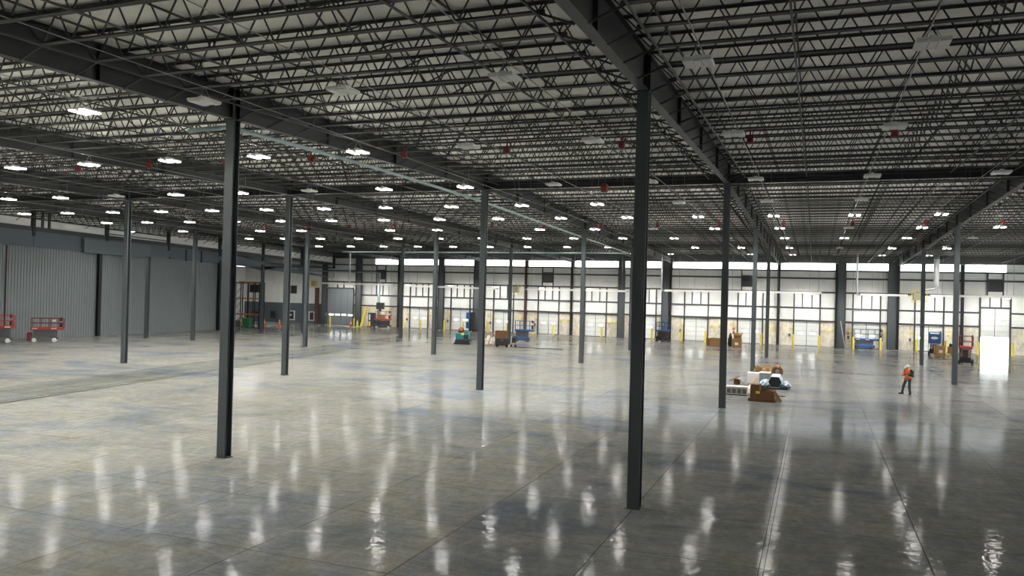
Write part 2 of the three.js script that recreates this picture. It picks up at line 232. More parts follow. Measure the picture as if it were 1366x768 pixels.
// bridging lines running with the depth: rods at both chords, or crossed rods
function bridging(x, za, zb, kind, label) {
  const t = thing('joist_bridging', label, 'bridging', [x, 0, 0], 0, 'bridging rods between the joists'); const zs = JZ.map((q) => q[0]).filter((z) => z < za && z > zb);
  if (kind === 'x') { for (let k = 0; k < zs.length - 1; k++) { const a = zs[k], b = zs[k + 1]; if (Math.abs(b - a) > 2) continue; mesh('cross_brace', [bar([0, yR(a) - 0.1, a], [0, yR(b) - 0.8, b], 0.035), bar([0.04, yR(a) - 0.8, a], [0.04, yR(b) - 0.1, b], 0.035)], M.joist, t); } }
  else for (const dy of kind === 'two' ? [-0.86, -0.11] : [-0.86]) { const seg = []; for (const [a, b] of [[za, Math.max(RIDGE + 0.2, zb)], [RIDGE - 0.2, zb]]) if (a > b + 1) seg.push(bar([0, yR(a) + dy, a], [0, yR(b) + dy, b], 0.045)); mesh(dy < -0.5 ? 'lower_rod' : 'upper_rod', seg, M.joist, t); }
}
for (let i = -4; i <= 1; i++) { const zb = -100, w = bayWords(i); const x = lineX(i);
  bridging(x + JE + 0.05, -8, zb, 'two', `dark bridging rods along the left joist ends, ${w}`);
  bridging(x + SX - JE - 0.05, -8, zb, 'two', `dark bridging rods along the right joist ends, ${w}`);
  bridging(x + 3.75, -8, zb, 'two', `dark straight bridging rods a quarter along the joists, ${w}`);
  bridging(x + SX - 3.4, -8, zb, 'two', `dark straight bridging rods three quarters along the joists, ${w}`);
  bridging(x + 7.7, -8, -78, 'x', `dark crossed bridging rods near midspan of joists, ${w}`);
}

// ---------------------------------------------------------------- high-bay lamps on conduits
const LZ = [-17.1, -24.9, -34.4, -42.2, -49.6, -58.2, -67.5, -80, -92, -9.3, -1.5];
const LIT = [[-4], [-3, -4, -5, -6, -7], [-3, -4, -6, -7, -9, -10], [-2, -3, -4, -5, -6, -7, -8, -9, -10, -11, -12], [2, 1, 0, -1, -2, -3, -4, -5, -6, -7, -8, -9, -10, -11, -12], [3, 2, 0, -1, -3, -4, -6, -7, -9, -10, -12, -13.5], [2, 1, 0, -2, -3, -4, -5, -6, -7, -8, -9, -10, -11, -12], [3, 2, 0, -1, -2, -4, -5, -6, -7, -8, -9, -10, -11, -12], [3, 2, 0, -1, -3, -4, -6, -11], [-4, -5, -6, -7, -8], [-4, -5, -6]];
LIT[0].push(-5, -6, -7, -8, -9); LIT[1].push(-8, -9, -10, -11); LIT[2].push(-11, -12);   // beyond the left edge of the picture, where the floor is lit
const OFF = [[1, 0, -1, -2, -3], [1, 0, -1, -2], [1, 0, 2, -2, -1, -5, -8], [1, 0, -1], [], [-2, 1], [-1, 3], [1], [1, -2]];
const lampX = (k) => -2.45 + 4.447 * k, LW = 0.62, LD = 0.66;
const lampHouse = join([rb(LW, 0.06, LD, 0.015, 0, 0.06, 0), bx(0.12, 0.075, 0.34, 0, 0.125, 0)]), lampLens = rb(0.20, 0.035, 0.60, 0.012), lampMid = bx(0.14, 0.03, 0.5, 0, 0.02, 0), lampHang = (z) => [bar([-0.2, 0.08, 0], [-0.02, 0.42, 0], 0.012), bar([0.2, 0.08, 0], [0.02, 0.42, 0], 0.012)];
function lamp(k, r, on) {
  const where = Number.isInteger(k) ? (k >= 0 ? `${ORD[k + 1]} lamp right` : `${ORD[-k]} lamp left`) : 'last lamp left', z = LZ[r], y = YL;
  const t = thing('high_bay_lamp', `${on ? 'glowing' : 'unlit pale'} twin-lens lamp, ${['row one', 'row two', 'row three', 'row four', 'row five', 'row six', 'row seven', 'row eight', 'row nine', 'just above', 'farther above'][r]} ${r > 8 ? 'picture edge' : 'from camera'}, ${where} of tallest column line`, 'lamp', [lampX(k), y, z], 0, 'twin-lens high-bay lamps');
  mesh('housing', lampHouse, M.housing, t); mesh('driver_cover', lampMid, on ? M.grey : M.lensoff, t);
  for (const s of [-1, 1]) mesh('lens', lampLens.clone().translate(s * 0.205, 0.015, 0), on ? M.lens : M.lensoff, t);
  mesh('hanger', lampHang(z), M.conduit, t);
  if (on) { const l = new THREE.SpotLight(LAMP.color, LAMP.I, 0, LAMP.cone, 0.4, 2); l.position.set(0, -0.05, 0); l.target.position.set(0, -10, 0); l.shadow.radius = 17; t.add(l, l.target);
    mesh('uplight_strip', bx(0.06, 0.02, 0.5, -0.24, 0.1, 0), M.upstrip, t); const u = new THREE.PointLight(LAMP.color, LAMP.up, 0, 2); u.position.set(-0.24, 0.17, 0); u.shadow.radius = 2; t.add(u); }
}
LIT.forEach((ks, r) => ks.forEach((k) => lamp(k, r, true))); OFF.forEach((ks, r) => ks.forEach((k) => lamp(k, r, false)));
for (const k of [-13.5, -12, -11, -10, -9, -8, -7, -6, -5, -4, -3, -2, -1, 0, 1, 2, 3]) { const x = lampX(k), y = 10.94, t = thing('conduit', `thin grey conduit along ${k === -13.5 ? 'last lamp file left' : k >= 0 ? ORD[k + 1] + ' lamp file right' : ORD[-k] + ' lamp file left'} of tallest column line`, 'conduit', [x, 0, 0], 0, 'lamp conduits under the joists'); mesh('pipe', bar([0, y, -7], [0, y, -94], 0.028, 0.028, 6), M.conduit, t); const hg = []; for (let z = -10; z > -94; z -= 6.2) hg.push(bar([0, y, z], [0, yR(z) - 0.8, z], 0.01)); mesh('hanger', hg, M.conduit, t); }
// red alarm horns under the joists
for (const [row, z, ks] of [['nearer', -27.9, [-7, -6, -5, -4, -3, -2, -1, 0, 1]], ['farther', -58.6, [-10, -9, -8, -7, -5, -4, -3, -2, -1, 0, 1, 2, 3]]]) for (const k of ks) {
  const t = thing('alarm_horn', `small red alarm horn in ${row} row, on ${k >= 0 ? ORD[k + 1] + ' lamp file right' : ORD[-k] + ' lamp file left'} of tallest column`, 'alarm', [lampX(k) + 0.25, yR(z) - 1.18, z], 0, 'red alarm horns under the roof');
  mesh('body', [rb(0.22, 0.26, 0.16, 0.02, 0, 0, 0), cy(0.08, 0.1, 0.06, 0, -0.02, 0.1, 14, 'z')], M.redd, t); mesh('bracket', bar([0, 0.12, 0], [0, 0.37, 0], 0.05), M.redd, t);
}
{ const t = thing('alarm_bell', 'larger red alarm device hanging just before the second row cross beam', 'alarm', [-10.3, 11.05, -39.64]); mesh('body', cy(0.22, 0.22, 0.3, 0, 0, 0, 18, 'x'), M.redd, t); mesh('bracket', bx(0.08, 0.6, 0.08, 0, 0.3, 0), M.joist, t); }
// pale green sprinkler main
{
  const t = thing('sprinkler_main', 'pale green sprinkler main running back past the left columns, then across', 'pipe');
  mesh('main_pipe', tube([[-18.2, 10.75, -20.9], [-18.2, 10.85, -30], [-18.2, 10.78, -41.5], [-18.2, 10.6, -50], [-18.35, 10.3, -66], [-18.5, 10.02, -81.8]], 0.075, 40, 8), M.pipe, t);
  mesh('cross_pipe', bar([-53.7, 10.0, -81.8], [-18.5, 10.02, -81.8], 0.14, 0.14, 8), M.pipe, t);
  mesh('riser_loop', tube([[-18.2, 10.75, -20.9], [-18.25, 10.55, -20.1], [-18.9, 10.45, -19.9], [-19.2, 10.6, -20.4], [-18.8, 10.8, -21.2]], 0.07, 24, 8), M.pipe, t);
  for (let z = -24; z > -80; z -= 8) mesh('hanger', bar([-18.2, z < -48 ? 10.5 + 0.014 * (z + 48) : 10.8, z], [-18.2, yR(z) - 0.8, z], 0.02), M.conduit, t);
  for (let x = -52; x < -20; x += 8) mesh('hanger', bar([x, 10, -81.8], [x, yR(-81.8) - 0.8, -81.8], 0.02), M.conduit, t);
}
{ const t = thing('wall_pipe', 'long pale pipe crossing the rack bay below the haunched girder', 'pipe'); mesh('pipe', bar([-76, 8.12, -96], [-57.2, 7.85, -96], 0.16, 0.16, 10), M.pipe, t); mesh('drop', [bar([-57.2, 7.85, -96], [-57.2, 6.6, -96], 0.12, 0.12, 8), bar([-68, 8.0, -96], [-68, 9.8, -96], 0.03)], M.pipe, t); }
{ const t = thing('riser_pipe', 'pale green vertical pipe beside the red lift at the far left', 'pipe', [-59.6, 0, -100.6]); mesh('pipe', cy(0.2, 0.2, 8, 0, 4, 0, 14), M.pipe, t); mesh('coupling', cy(0.25, 0.25, 0.2, 0, 3.4, 0, 14), M.pipe, t); }

// ---------------------------------------------------------------- far wall
{
  const W = struct('wall_far'); const colX = []; for (let m = -10; m <= 6; m++) colX.push(-4.3 + 6.67 * m);
  const conc = (x0, x1) => x1 - x0 > 0.05 && mesh('concrete_panel', uvm(sp(x0 + 0.01, x1 - 0.01, 0, 3.05, ZF, ZF - 0.3), 0.12), M.conc, W);
  const vin = (x0, x1, y0, y1) => mesh('insulation_panel', uvm(rb(x1 - x0 - 0.012, y1 - y0 - 0.02, 0.1, 0.03).translate((x0 + x1) / 2, (y0 + y1) / 2, ZF - 0.02), 0.14), M.wallvinyl, W);
  const girt = (x0, x1, y, h = 0.2) => mesh('girt', sp(x0, x1, y - h / 2, y + h / 2, ZF, ZF + 0.2), M.girt, W);
  const jamb = (x, y0, y1, w = 0.15) => mesh('jamb', sp(x - w / 2, x + w / 2, y0, y1, ZF, ZF + 0.18), M.girt, W);
  for (let m = -10; m <= 5; m++) {
    const xa = -4.3 + 6.67 * m, xb = xa + 6.67, c = (xa + xb) / 2, tall = m === 3, gray = m === -10, door = (m >= -8 && m <= 3), dw = gray ? 2.25 : 1.43, top = tall ? 5.15 : gray ? 5.5 : 3.05, cc = gray ? -67.85 : c;
    const L = cc - dw, R = cc + dw;
    if (door || gray) { conc(xa, L); conc(R, xb); jamb(L - 0.075, 0, gray ? 5.5 : 6.5); jamb(R + 0.075, 0, gray ? 5.5 : 6.5); } else { conc(xa, c); conc(c, xb); }
    if (door || gray) { vin(xa, L - 0.1, 3.05, 4.63); vin(R + 0.1, xb, 3.05, 4.63); if (!tall && !gray) vin(L, R, 3.05, 4.63); } else { vin(xa, c, 3.05, 4.63); vin(c, xb, 3.05, 4.63); }
    const y1 = tall || gray ? Math.max(4.63, top) : 4.63;
    vin(xa, L - 0.1, 4.63, 6.55); vin(R + 0.1, xb, 4.63, 6.55); vin(L, cc - 0.55, y1, 6.55); vin(cc - 0.55, cc + 0.55, y1, 6.55); vin(cc + 0.55, R, y1, 6.55);
    for (const s of [-0.55, 0.55]) jamb(cc + s, y1, 6.5, 0.11);
    for (const [u, v] of [[xa, xa + 2.3], [xa + 2.3, xa + 4.5], [xa + 4.5, xb]]) { vin(u, v, 6.55, 8.28); vin(u, v, 8.28, 9.15); }
    if (door && !tall || gray) { girt(xa, tall || gray ? L - 0.15 : xb, 3.08); if (gray) girt(R + 0.15, xb, 3.08); } else if (tall) { girt(xa, L - 0.15, 3.08); girt(R + 0.15, xb, 3.08); } else girt(xa, xb, 3.08);
    if (tall || gray) { girt(xa, L - 0.15, 4.65); girt(R + 0.15, xb, 4.65); girt(L, R, top + 0.1); } else girt(xa, xb, 4.65);
    girt(xa, xb, 6.58); girt(xa, xb, 8.28); mesh('window_sill', sp(xa, xb, 9.12, 9.3, ZF, ZF + 0.24), M.girt, W);
    mesh('eave_beam', sp(xa, xb, 10.16, 11.4, ZF - 0.25, ZF + 0.25), M.fascia, W);
    // outer cladding with the openings left free
    const skin = []; if (tall || gray) { skin.push(sp(xa, L, 3.05, 9.2, ZF - 0.1, ZF - 0.2), sp(R, xb, 3.05, 9.2, ZF - 0.1, ZF - 0.2), sp(L, R, top, 9.2, ZF - 0.1, ZF - 0.2)); } else skin.push(sp(xa, xb, 3.05, 9.2, ZF - 0.1, ZF - 0.2));
    mesh('cladding', skin, M.corr, W);
    // clerestory window
    const wx0 = m === -9 ? -62 : xa + 0.2, wx1 = m === 3 ? 20.13 : xb - 0.2;
    if (m >= -9 && m <= 3) {
      const w = struct('window_' + (m + 10)); const mid = (wx0 + wx1) / 2;
      for (const [u, v] of [[wx0, mid], [mid, wx1]]) mesh('pane', bx(v - u, 0.86, 0.02, (u + v) / 2, 9.73, ZF - 0.1), M.glass, w);
      mesh('window_frame', [sp(wx0, wx1, 9.28, 9.32, ZF - 0.16, ZF - 0.02), sp(wx0, wx1, 10.13, 10.17, ZF - 0.16, ZF - 0.02), sp(wx0 - 0.02, wx0 + 0.03, 9.3, 10.15, ZF - 0.16, ZF - 0.02), sp(wx1 - 0.03, wx1 + 0.02, 9.3, 10.15, ZF - 0.16, ZF - 0.02), sp(mid - 0.02, mid + 0.02, 9.3, 10.15, ZF - 0.16, ZF - 0.02)], M.girt, w);
      mesh('wall_infill', [sp(xa, wx0, 9.2, 10.2, ZF - 0.2, ZF), sp(wx1, xb, 9.2, 10.2, ZF - 0.2, ZF)], M.wallvinyl, w);
    } else mesh('wall_infill', sp(xa, xb, 9.2, 10.2, ZF - 0.2, ZF), M.wallvinyl, W);
  }
  // part of the wall left of the hall, behind the rack bay
  conc; mesh('painted_dado', sp(-86, -71, 0, 3.1, ZF, ZF - 0.3), M.dado, W); for (let x = -86; x < -71.1; x += 3) mesh('insulation_panel', uvm(sp(x, Math.min(x + 2.985, -71), 3.1, 11, ZF + 0.02, ZF - 0.2), 0.14), M.wallvinyl, W);
  mesh('cladding', sp(-86, -71, 3.05, 11.4, ZF - 0.2, ZF - 0.3), M.corr, W);
}
// dock doors
function dockDoor(n, c, w, h, opts = {}) {
  const d = struct('door_' + n), z = ZF - 0.12, rows = opts.rows ?? 5, lift = opts.lift ?? 0, hh = h / rows, mat = opts.mat ?? M.door, cols = opts.cols ?? 2;
  for (let r = 0; r < rows; r++) {
    const y0 = lift + r * hh + 0.008, y1 = lift + (r + 1) * hh - 0.008;  const parts = [], cw = w / cols, has = r === (opts.liteRow ?? 2);
    for (let q = 0; q < cols; q++) { const xa = c - w / 2 + q * cw + 0.012, xb = xa + cw - 0.024;
      if (!has) { parts.push(sp(xa, xb, y0, y1, z - 0.025, z + 0.025)); continue; }
      const lw = opts.lw ?? 0.62, lh = 0.2, m = (xa + xb) / 2, my = (y0 + y1) / 2; parts.push(sp(xa, xb, y0, my - lh / 2, z - 0.025, z + 0.025), sp(xa, xb, my + lh / 2, y1, z - 0.025, z + 0.025), sp(xa, m - lw / 2, my - lh / 2, my + lh / 2, z - 0.025, z + 0.025), sp(m + lw / 2, xb, my - lh / 2, my + lh / 2, z - 0.025, z + 0.025));
      mesh('vision_lite', bx(lw, lh, 0.012, m, my, z), M.glass, d);
      const e = 0.02; mesh('lite_frame', [bx(lw + 0.06, e, 0.06, m, my + lh / 2 + 0.01, z + 0.012), bx(lw + 0.06, e, 0.06, m, my - lh / 2 - 0.01, z + 0.012), bx(e, lh, 0.06, m - lw / 2 - 0.01, my, z + 0.012), bx(e, lh, 0.06, m + lw / 2 + 0.01, my, z + 0.012)], M.doorgap, d); }
    mesh('door_section', parts, mat, d);
  }
  for (let q = 1; q < cols; q++) mesh('center_stile', sp(c - w / 2 + q * w / cols - 0.03, c - w / 2 + q * w / cols + 0.03, lift + 0.02, lift + h, z - 0.02, z + 0.035), M.doorgap, d);
  const top = lift + h; mesh('seal_backing', [sp(c - w / 2, c + w / 2, top - 0.04, top + 0.08, z - 0.06, z - 0.02), ...(lift ? [] : [sp(c - w / 2, c + w / 2, -0.02, 0.05, z - 0.06, z + 0.03)]), sp(c - w / 2 - 0.04, c - w / 2 + 0.02, 0, top, z - 0.05, z + 0.03), sp(c + w / 2 - 0.02, c + w / 2 + 0.04, 0, top, z - 0.05, z + 0.03)], M.doorgap, d);
  { const gaps = []; for (let r = 1; r < rows; r++) gaps.push(bx(w, 0.03, 0.02, c, lift + r * hh, z - 0.02)); mesh('section_joint', gaps, M.doorgap, d); }
  for (const s of [-1, 1]) mesh('track', sp(c + s * (w / 2 - 0.02) - 0.02, c + s * (w / 2 - 0.02) + 0.02, 0.1, top + 0.4, ZF, ZF + 0.06), M.galv, d);
}
let dn = 1; for (let m = -8; m <= 2; m++) dockDoor(dn++, -4.3 + 6.67 * m + 3.335, 2.86, 3.05);
dockDoor(dn++, 19.045, 2.86, 3.22, { lift: 1.93, rows: 5, liteRow: 2, lw: 0.6 });
dockDoor(dn++, -67.85, 4.5, 5.5, { rows: 9, cols: 4, liteRow: 2, lw: 0.82, mat: M.gdoor });

// columns on the far wall
for (let m = -9; m <= 4; m++) { const x = -4.3 + 6.67 * m; const c = thing('wall_column', `slim dark column on the far wall, ${m === 0 ? 'straight behind' : ORD[Math.abs(m)] + (m > 0 ? ' one right of' : ' one left of')} the tallest column line`, 'column', [x, 0, ZF + 0.2], 0, 'slim columns on the far wall'); mesh('shaft', [sp(-0.16, 0.16, 0, 10.1, 0.16, 0.19), sp(-0.16, 0.16, 0, 10.1, -0.2, -0.17), sp(-0.012, 0.012, 0, 10.1, -0.18, 0.17)], m === -5 || m === -10 ? M.brown : M.steel, c); mesh('base_plate', bx(0.4, 0.03, 0.42, 0, 0.015, 0), M.girt, c); }
for (const [x, w, lb] of [[2.92, 0.95, 'left one of the pair flanking the blue lift'], [8.42, 0.95, 'right one of the pair flanking the blue lift'], [-18.2, 0.98, 'right one of the middle pair, behind the narrow blue lift'], [-24.05, 0.9, 'left one of the middle pair'], [-45.0, 0.9, 'right one of the left pair, behind the teal machine'], [-50.6, 0.9, 'left one of the left pair'], [-64.45, 0.95, 'right of the tall grey door'], [-70.5, 0.8, 'left of the tall grey door']]) {
  const c = thing('portal_column', `wide dark steel portal column on the far wall, ${lb}`, 'column', [x, 0, ZF + 0.45], 0, 'wide portal columns on the far wall'); mesh('web_plate', sp(-w / 2, w / 2, 0.03, 10.2, -0.012, 0.012), M.colm, c); for (const s of [-1, 1]) mesh('flange', sp(s * (w / 2 - 0.014) - 0.014, s * (w / 2 - 0.014) + 0.014, 0.03, 10.2, -0.2, 0.2), M.girt, c); mesh('base_plate', bx(w + 0.15, 0.05, 0.5, 0, 0.025, 0), M.dark, c);
}
// louvres
for (const [x, lb] of [[-60.8, 'far left, above the red lift'], [-34.5, 'left of centre, near the yellow heater box'], [-7.97, 'right of centre, between two columns'], [19, 'right, above the open door']]) {
  const t = thing('wall_louvre', `dark square louvre high on the far wall, ${lb}`, 'vent', [x, 7.8, ZF + 0.1], 0, 'square louvres on the far wall'); mesh('frame', [bx(1.4, 0.07, 0.2, 0, 0.68, 0), bx(1.4, 0.07, 0.2, 0, -0.68, 0), bx(0.07, 1.3, 0.2, -0.67, 0, 0), bx(0.07, 1.3, 0.2, 0.67, 0, 0)], M.girt, t); mesh('backing', bx(1.3, 1.3, 0.02, 0, 0, -0.04), M.dark, t);
  for (let k = 0; k < 9; k++) mesh('slat', bx(1.26, 0.12, 0.015, 0, -0.56 + k * 0.14, 0.03, 0, 0, 0.6), M.louvre, t);
  mesh('side_post', [bx(0.13, 2.55, 0.16, -0.78, 0.05, 0), bx(0.13, 2.55, 0.16, 0.78, 0.05, 0)], M.girt, t);
}
// bollards, dock lamps and control boxes
for (let m = -8; m <= 3; m++) {
  const c = -4.3 + 6.67 * m + 3.335, w = m === 3 ? 'open door at right' : `${ORD[3 - m]} dock door left of open doorway`;
  for (const s of [-1, 1]) { if (m === 2 && s > 9) continue; const b = thing('bollard', `yellow bollard at ${s < 0 ? 'left' : 'right'} of the ${w}`, 'bollard', [c + (m === 3 ? (s < 0 ? -2.0 : 1.35) : s * 1.47), 0, -101.1], 0, 'yellow door bollards'); mesh('post', cy(0.12, 0.12, 1.32, 0, 0.66, 0, 14), M.yellow, b); mesh('cap', new THREE.SphereGeometry(0.12, 14, 6, 0, 6.2832, 0, 1.571).translate(0, 1.32, 0), M.yellow, b); }
  if (m < 3) {
    const near = [1, -3, -7].includes(m); const a = thing('folding_task_light', `yellow folding task light right of ${w}`, 'lamp', [c + (near ? 1.86 : 2.35), 1.95, ZF + 0.1], 0, 'yellow folding task lights'); if (near) a.scale.x = 0.5; mesh('arm', [bx(0.95, 0.05, 0.05, 0.1, 0.04, 0.1), bx(0.9, 0.035, 0.04, 0.1, -0.08, 0.16)], M.yellow, a); mesh('lamp_head', cy(0.12, 0.09, 0.22, -0.35, -0.02, 0.16, 12, 'x'), M.yellow, a); mesh('bracket', bx(0.14, 0.35, 0.08, 0.58, 0, 0.02), M.yellow, a);
    const k = thing('control_box', `grey control box with pipe left of ${w}`, 'control box', [c - 1.95, 1.25, ZF + 0.08], 0, 'dock control boxes'); mesh('box', rb(0.26, 0.36, 0.14, 0.02), M.grey, k); mesh('pipe', [bar([0, 0.18, 0], [0, 1.7, 0], 0.03), bar([0.02, -0.18, 0], [0.1, -0.9, 0], 0.03)], M.conduit, k); mesh('button', cy(0.05, 0.05, 0.05, 0, 0.02, 0.08, 10, 'z'), m % 2 ? M.redd : M.dark, k);
    solo('warning_sign', `small yellow sign beside the jamb, left of ${w}`, 'sign', bx(0.34, 0.22, 0.02, c - 1.75, 2.0, ZF + 0.012), M.yellow, 'small yellow dock signs');
    if ([-4, -3, -1, 1].includes(m)) solo('caution_disc', `round pink-red disc left of ${w}`, 'sign', cy(0.2, 0.2, 0.03, c - 1.98, 1.72, ZF + 0.02, 18, 'z'), M.pinks, 'round pink-red discs by the docks');
  }
}
for (const [x, h, lb] of [[-67.9, 1.3, 'left'], [-63.75, 1.1, 'right']]) { const b = thing('bollard', `yellow bollard at the ${lb} of the tall grey door`, 'bollard', [x, 0, -100.7], 0, 'yellow door bollards'); mesh('post', cy(0.11, 0.11, h, 0, h / 2, 0, 14), M.yellow, b); mesh('cap', new THREE.SphereGeometry(0.11, 14, 6, 0, 6.2832, 0, 1.571).translate(0, h, 0), M.yellow, b); }

// twin-lens dock lamps hung low in front of the doors
for (let m = -10; m <= 3; m++) {
  const c = -4.3 + 6.67 * m + 3.335 + (m < -8 ? 0.9 : 0.3), z = -99.2, y = 6.3, t = thing('dock_lamp', `small twin-lens lamp hung low before ${m === 3 ? 'the open door' : m === -10 ? 'the tall grey door' : m === -9 ? 'the bare concrete by the orange-red lift' : 'the ' + ORD[3 - m] + ' dock door left of open doorway'}`, 'lamp', [c, y, z], 0, 'low dock lamps by the far wall');
  mesh('housing', [rb(0.72, 0.1, 0.34, 0.03, 0, 0.06, 0)], M.housing, t); for (const s of [-1, 1]) mesh('lens', rb(0.26, 0.05, 0.26, 0.02, s * 0.19, 0.0, 0), M.lens, t); mesh('hanger', bar([0, 0.1, 0], [0, yR(z) - y - 0.02, 0], 0.02), M.conduit, t);
  const l = new THREE.SpotLight(LAMP.color, 26, 0, 1.35, 0.6, 2); l.position.set(0, -0.06, 0); l.target.position.set(0, -4, -3); l.shadow.radius = 10; t.add(l, l.target);
}
// radiant tube heaters
function heater(x0, x1, y0, y1, z, label, burnerX, rods, riser) {
  const t = thing('tube_heater', label, 'heater', [0, 0, z], 0, 'radiant tube heaters'); mesh('tube', bar([x0, y0, 0], [x1, y1, 0], 0.11, 0.11, 10), M.galv, t);
  const g = join([bar([x0 + 0.3, y0 + 0.1, 0], [x1 - 0.3, y1 + 0.1, 0], 0.10, 0.46), bar([x0 + 0.3, y0 + 0.02, 0.25], [x1 - 0.3, y1 + 0.02, 0.25], 0.2, 0.03), bar([x0 + 0.3, y0 + 0.02, -0.25], [x1 - 0.3, y1 + 0.02, -0.25], 0.2, 0.03)]); mesh('reflector', g, M.alu, t);
  if (burnerX !== undefined) { const b = mesh('burner_box', rb(0.75, 0.8, 0.55, 0.04, burnerX, y0 - 0.05, 0), M.beige, t); mesh('guard_frame', [bx(1.5, 0.06, 0.06, burnerX + 0.2, y0 - 0.62, 0.35), bx(1.5, 0.06, 0.06, burnerX + 0.2, y0 + 0.55, 0.35), bx(0.06, 1.2, 0.06, burnerX - 0.52, y0 - 0.03, 0.35), bx(0.06, 1.2, 0.06, burnerX + 0.92, y0 - 0.03, 0.35), bx(0.06, 1.2, 0.06, burnerX + 0.4, y0 - 0.03, 0.35)], M.yellow, b); }
  for (const r of rods) mesh('hanger', bar([r, y0 + (y1 - y0) * cl((r - x0) / (x1 - x0)) + 0.1, 0], [r, yR(z) - 0.02, 0], 0.035), M.conduit, t);
  if (riser !== undefined) mesh('vent_riser', tube([[riser, y0, 0], [riser - 0.15, y0 + 0.1, 0], [riser - 0.2, y0 + 0.5, 0], [riser - 0.2, yR(z) - 0.3, 0]], 0.1, 20, 9), M.galv, t);
}
heater(-65.3, -53.4, 6.2, 6.2, -94.3, 'bright radiant heater tube at far left, before the tall grey door', -66.4, [-63.5, -60.9, -57, -54], -60.4);
heater(-52.6, -38.2, 6.1, 6.0, -94.3, 'bright radiant heater tube left of the yellow heater box', undefined, [-50, -42.3, -38.9]);
heater(-34.6, -21.2, 6.03, 6.08, -94.3, 'bright radiant heater tube right of the yellow heater box', -35.8, [-33.7, -28, -22]);
heater(-17.1, 0.9, 6.27, 6.4, -94.3, 'long bright radiant heater tube at the middle of the far wall', undefined, [-15.1, -9, -4, 0.3], -17.0);
heater(4.25, 9.5, 6.33, 6.33, -94.3, 'short bright radiant heater tube left of the beige burner box', 10.1, [3.8, 6.8], 4.4);
heater(11.1, 24, 6.36, 6.5, -94.3, 'bright radiant heater tube above the boxes and red lift at right', undefined, [12.5, 19, 22]);
{ const t = thing('vent_duct', 'pale vertical exhaust duct hanging above the beige burner box', 'duct', [12.0, 0, -95]); mesh('duct', cy(0.28, 0.28, 3.9, 0, 9.35, 0, 16), M.galv, t); mesh('elbow', tube([[0, 7.45, 0], [-0.1, 7.2, 0], [-0.6, 7.05, 0], [-1.9, 6.8, 0]], 0.1, 16, 10), M.galv, t); }

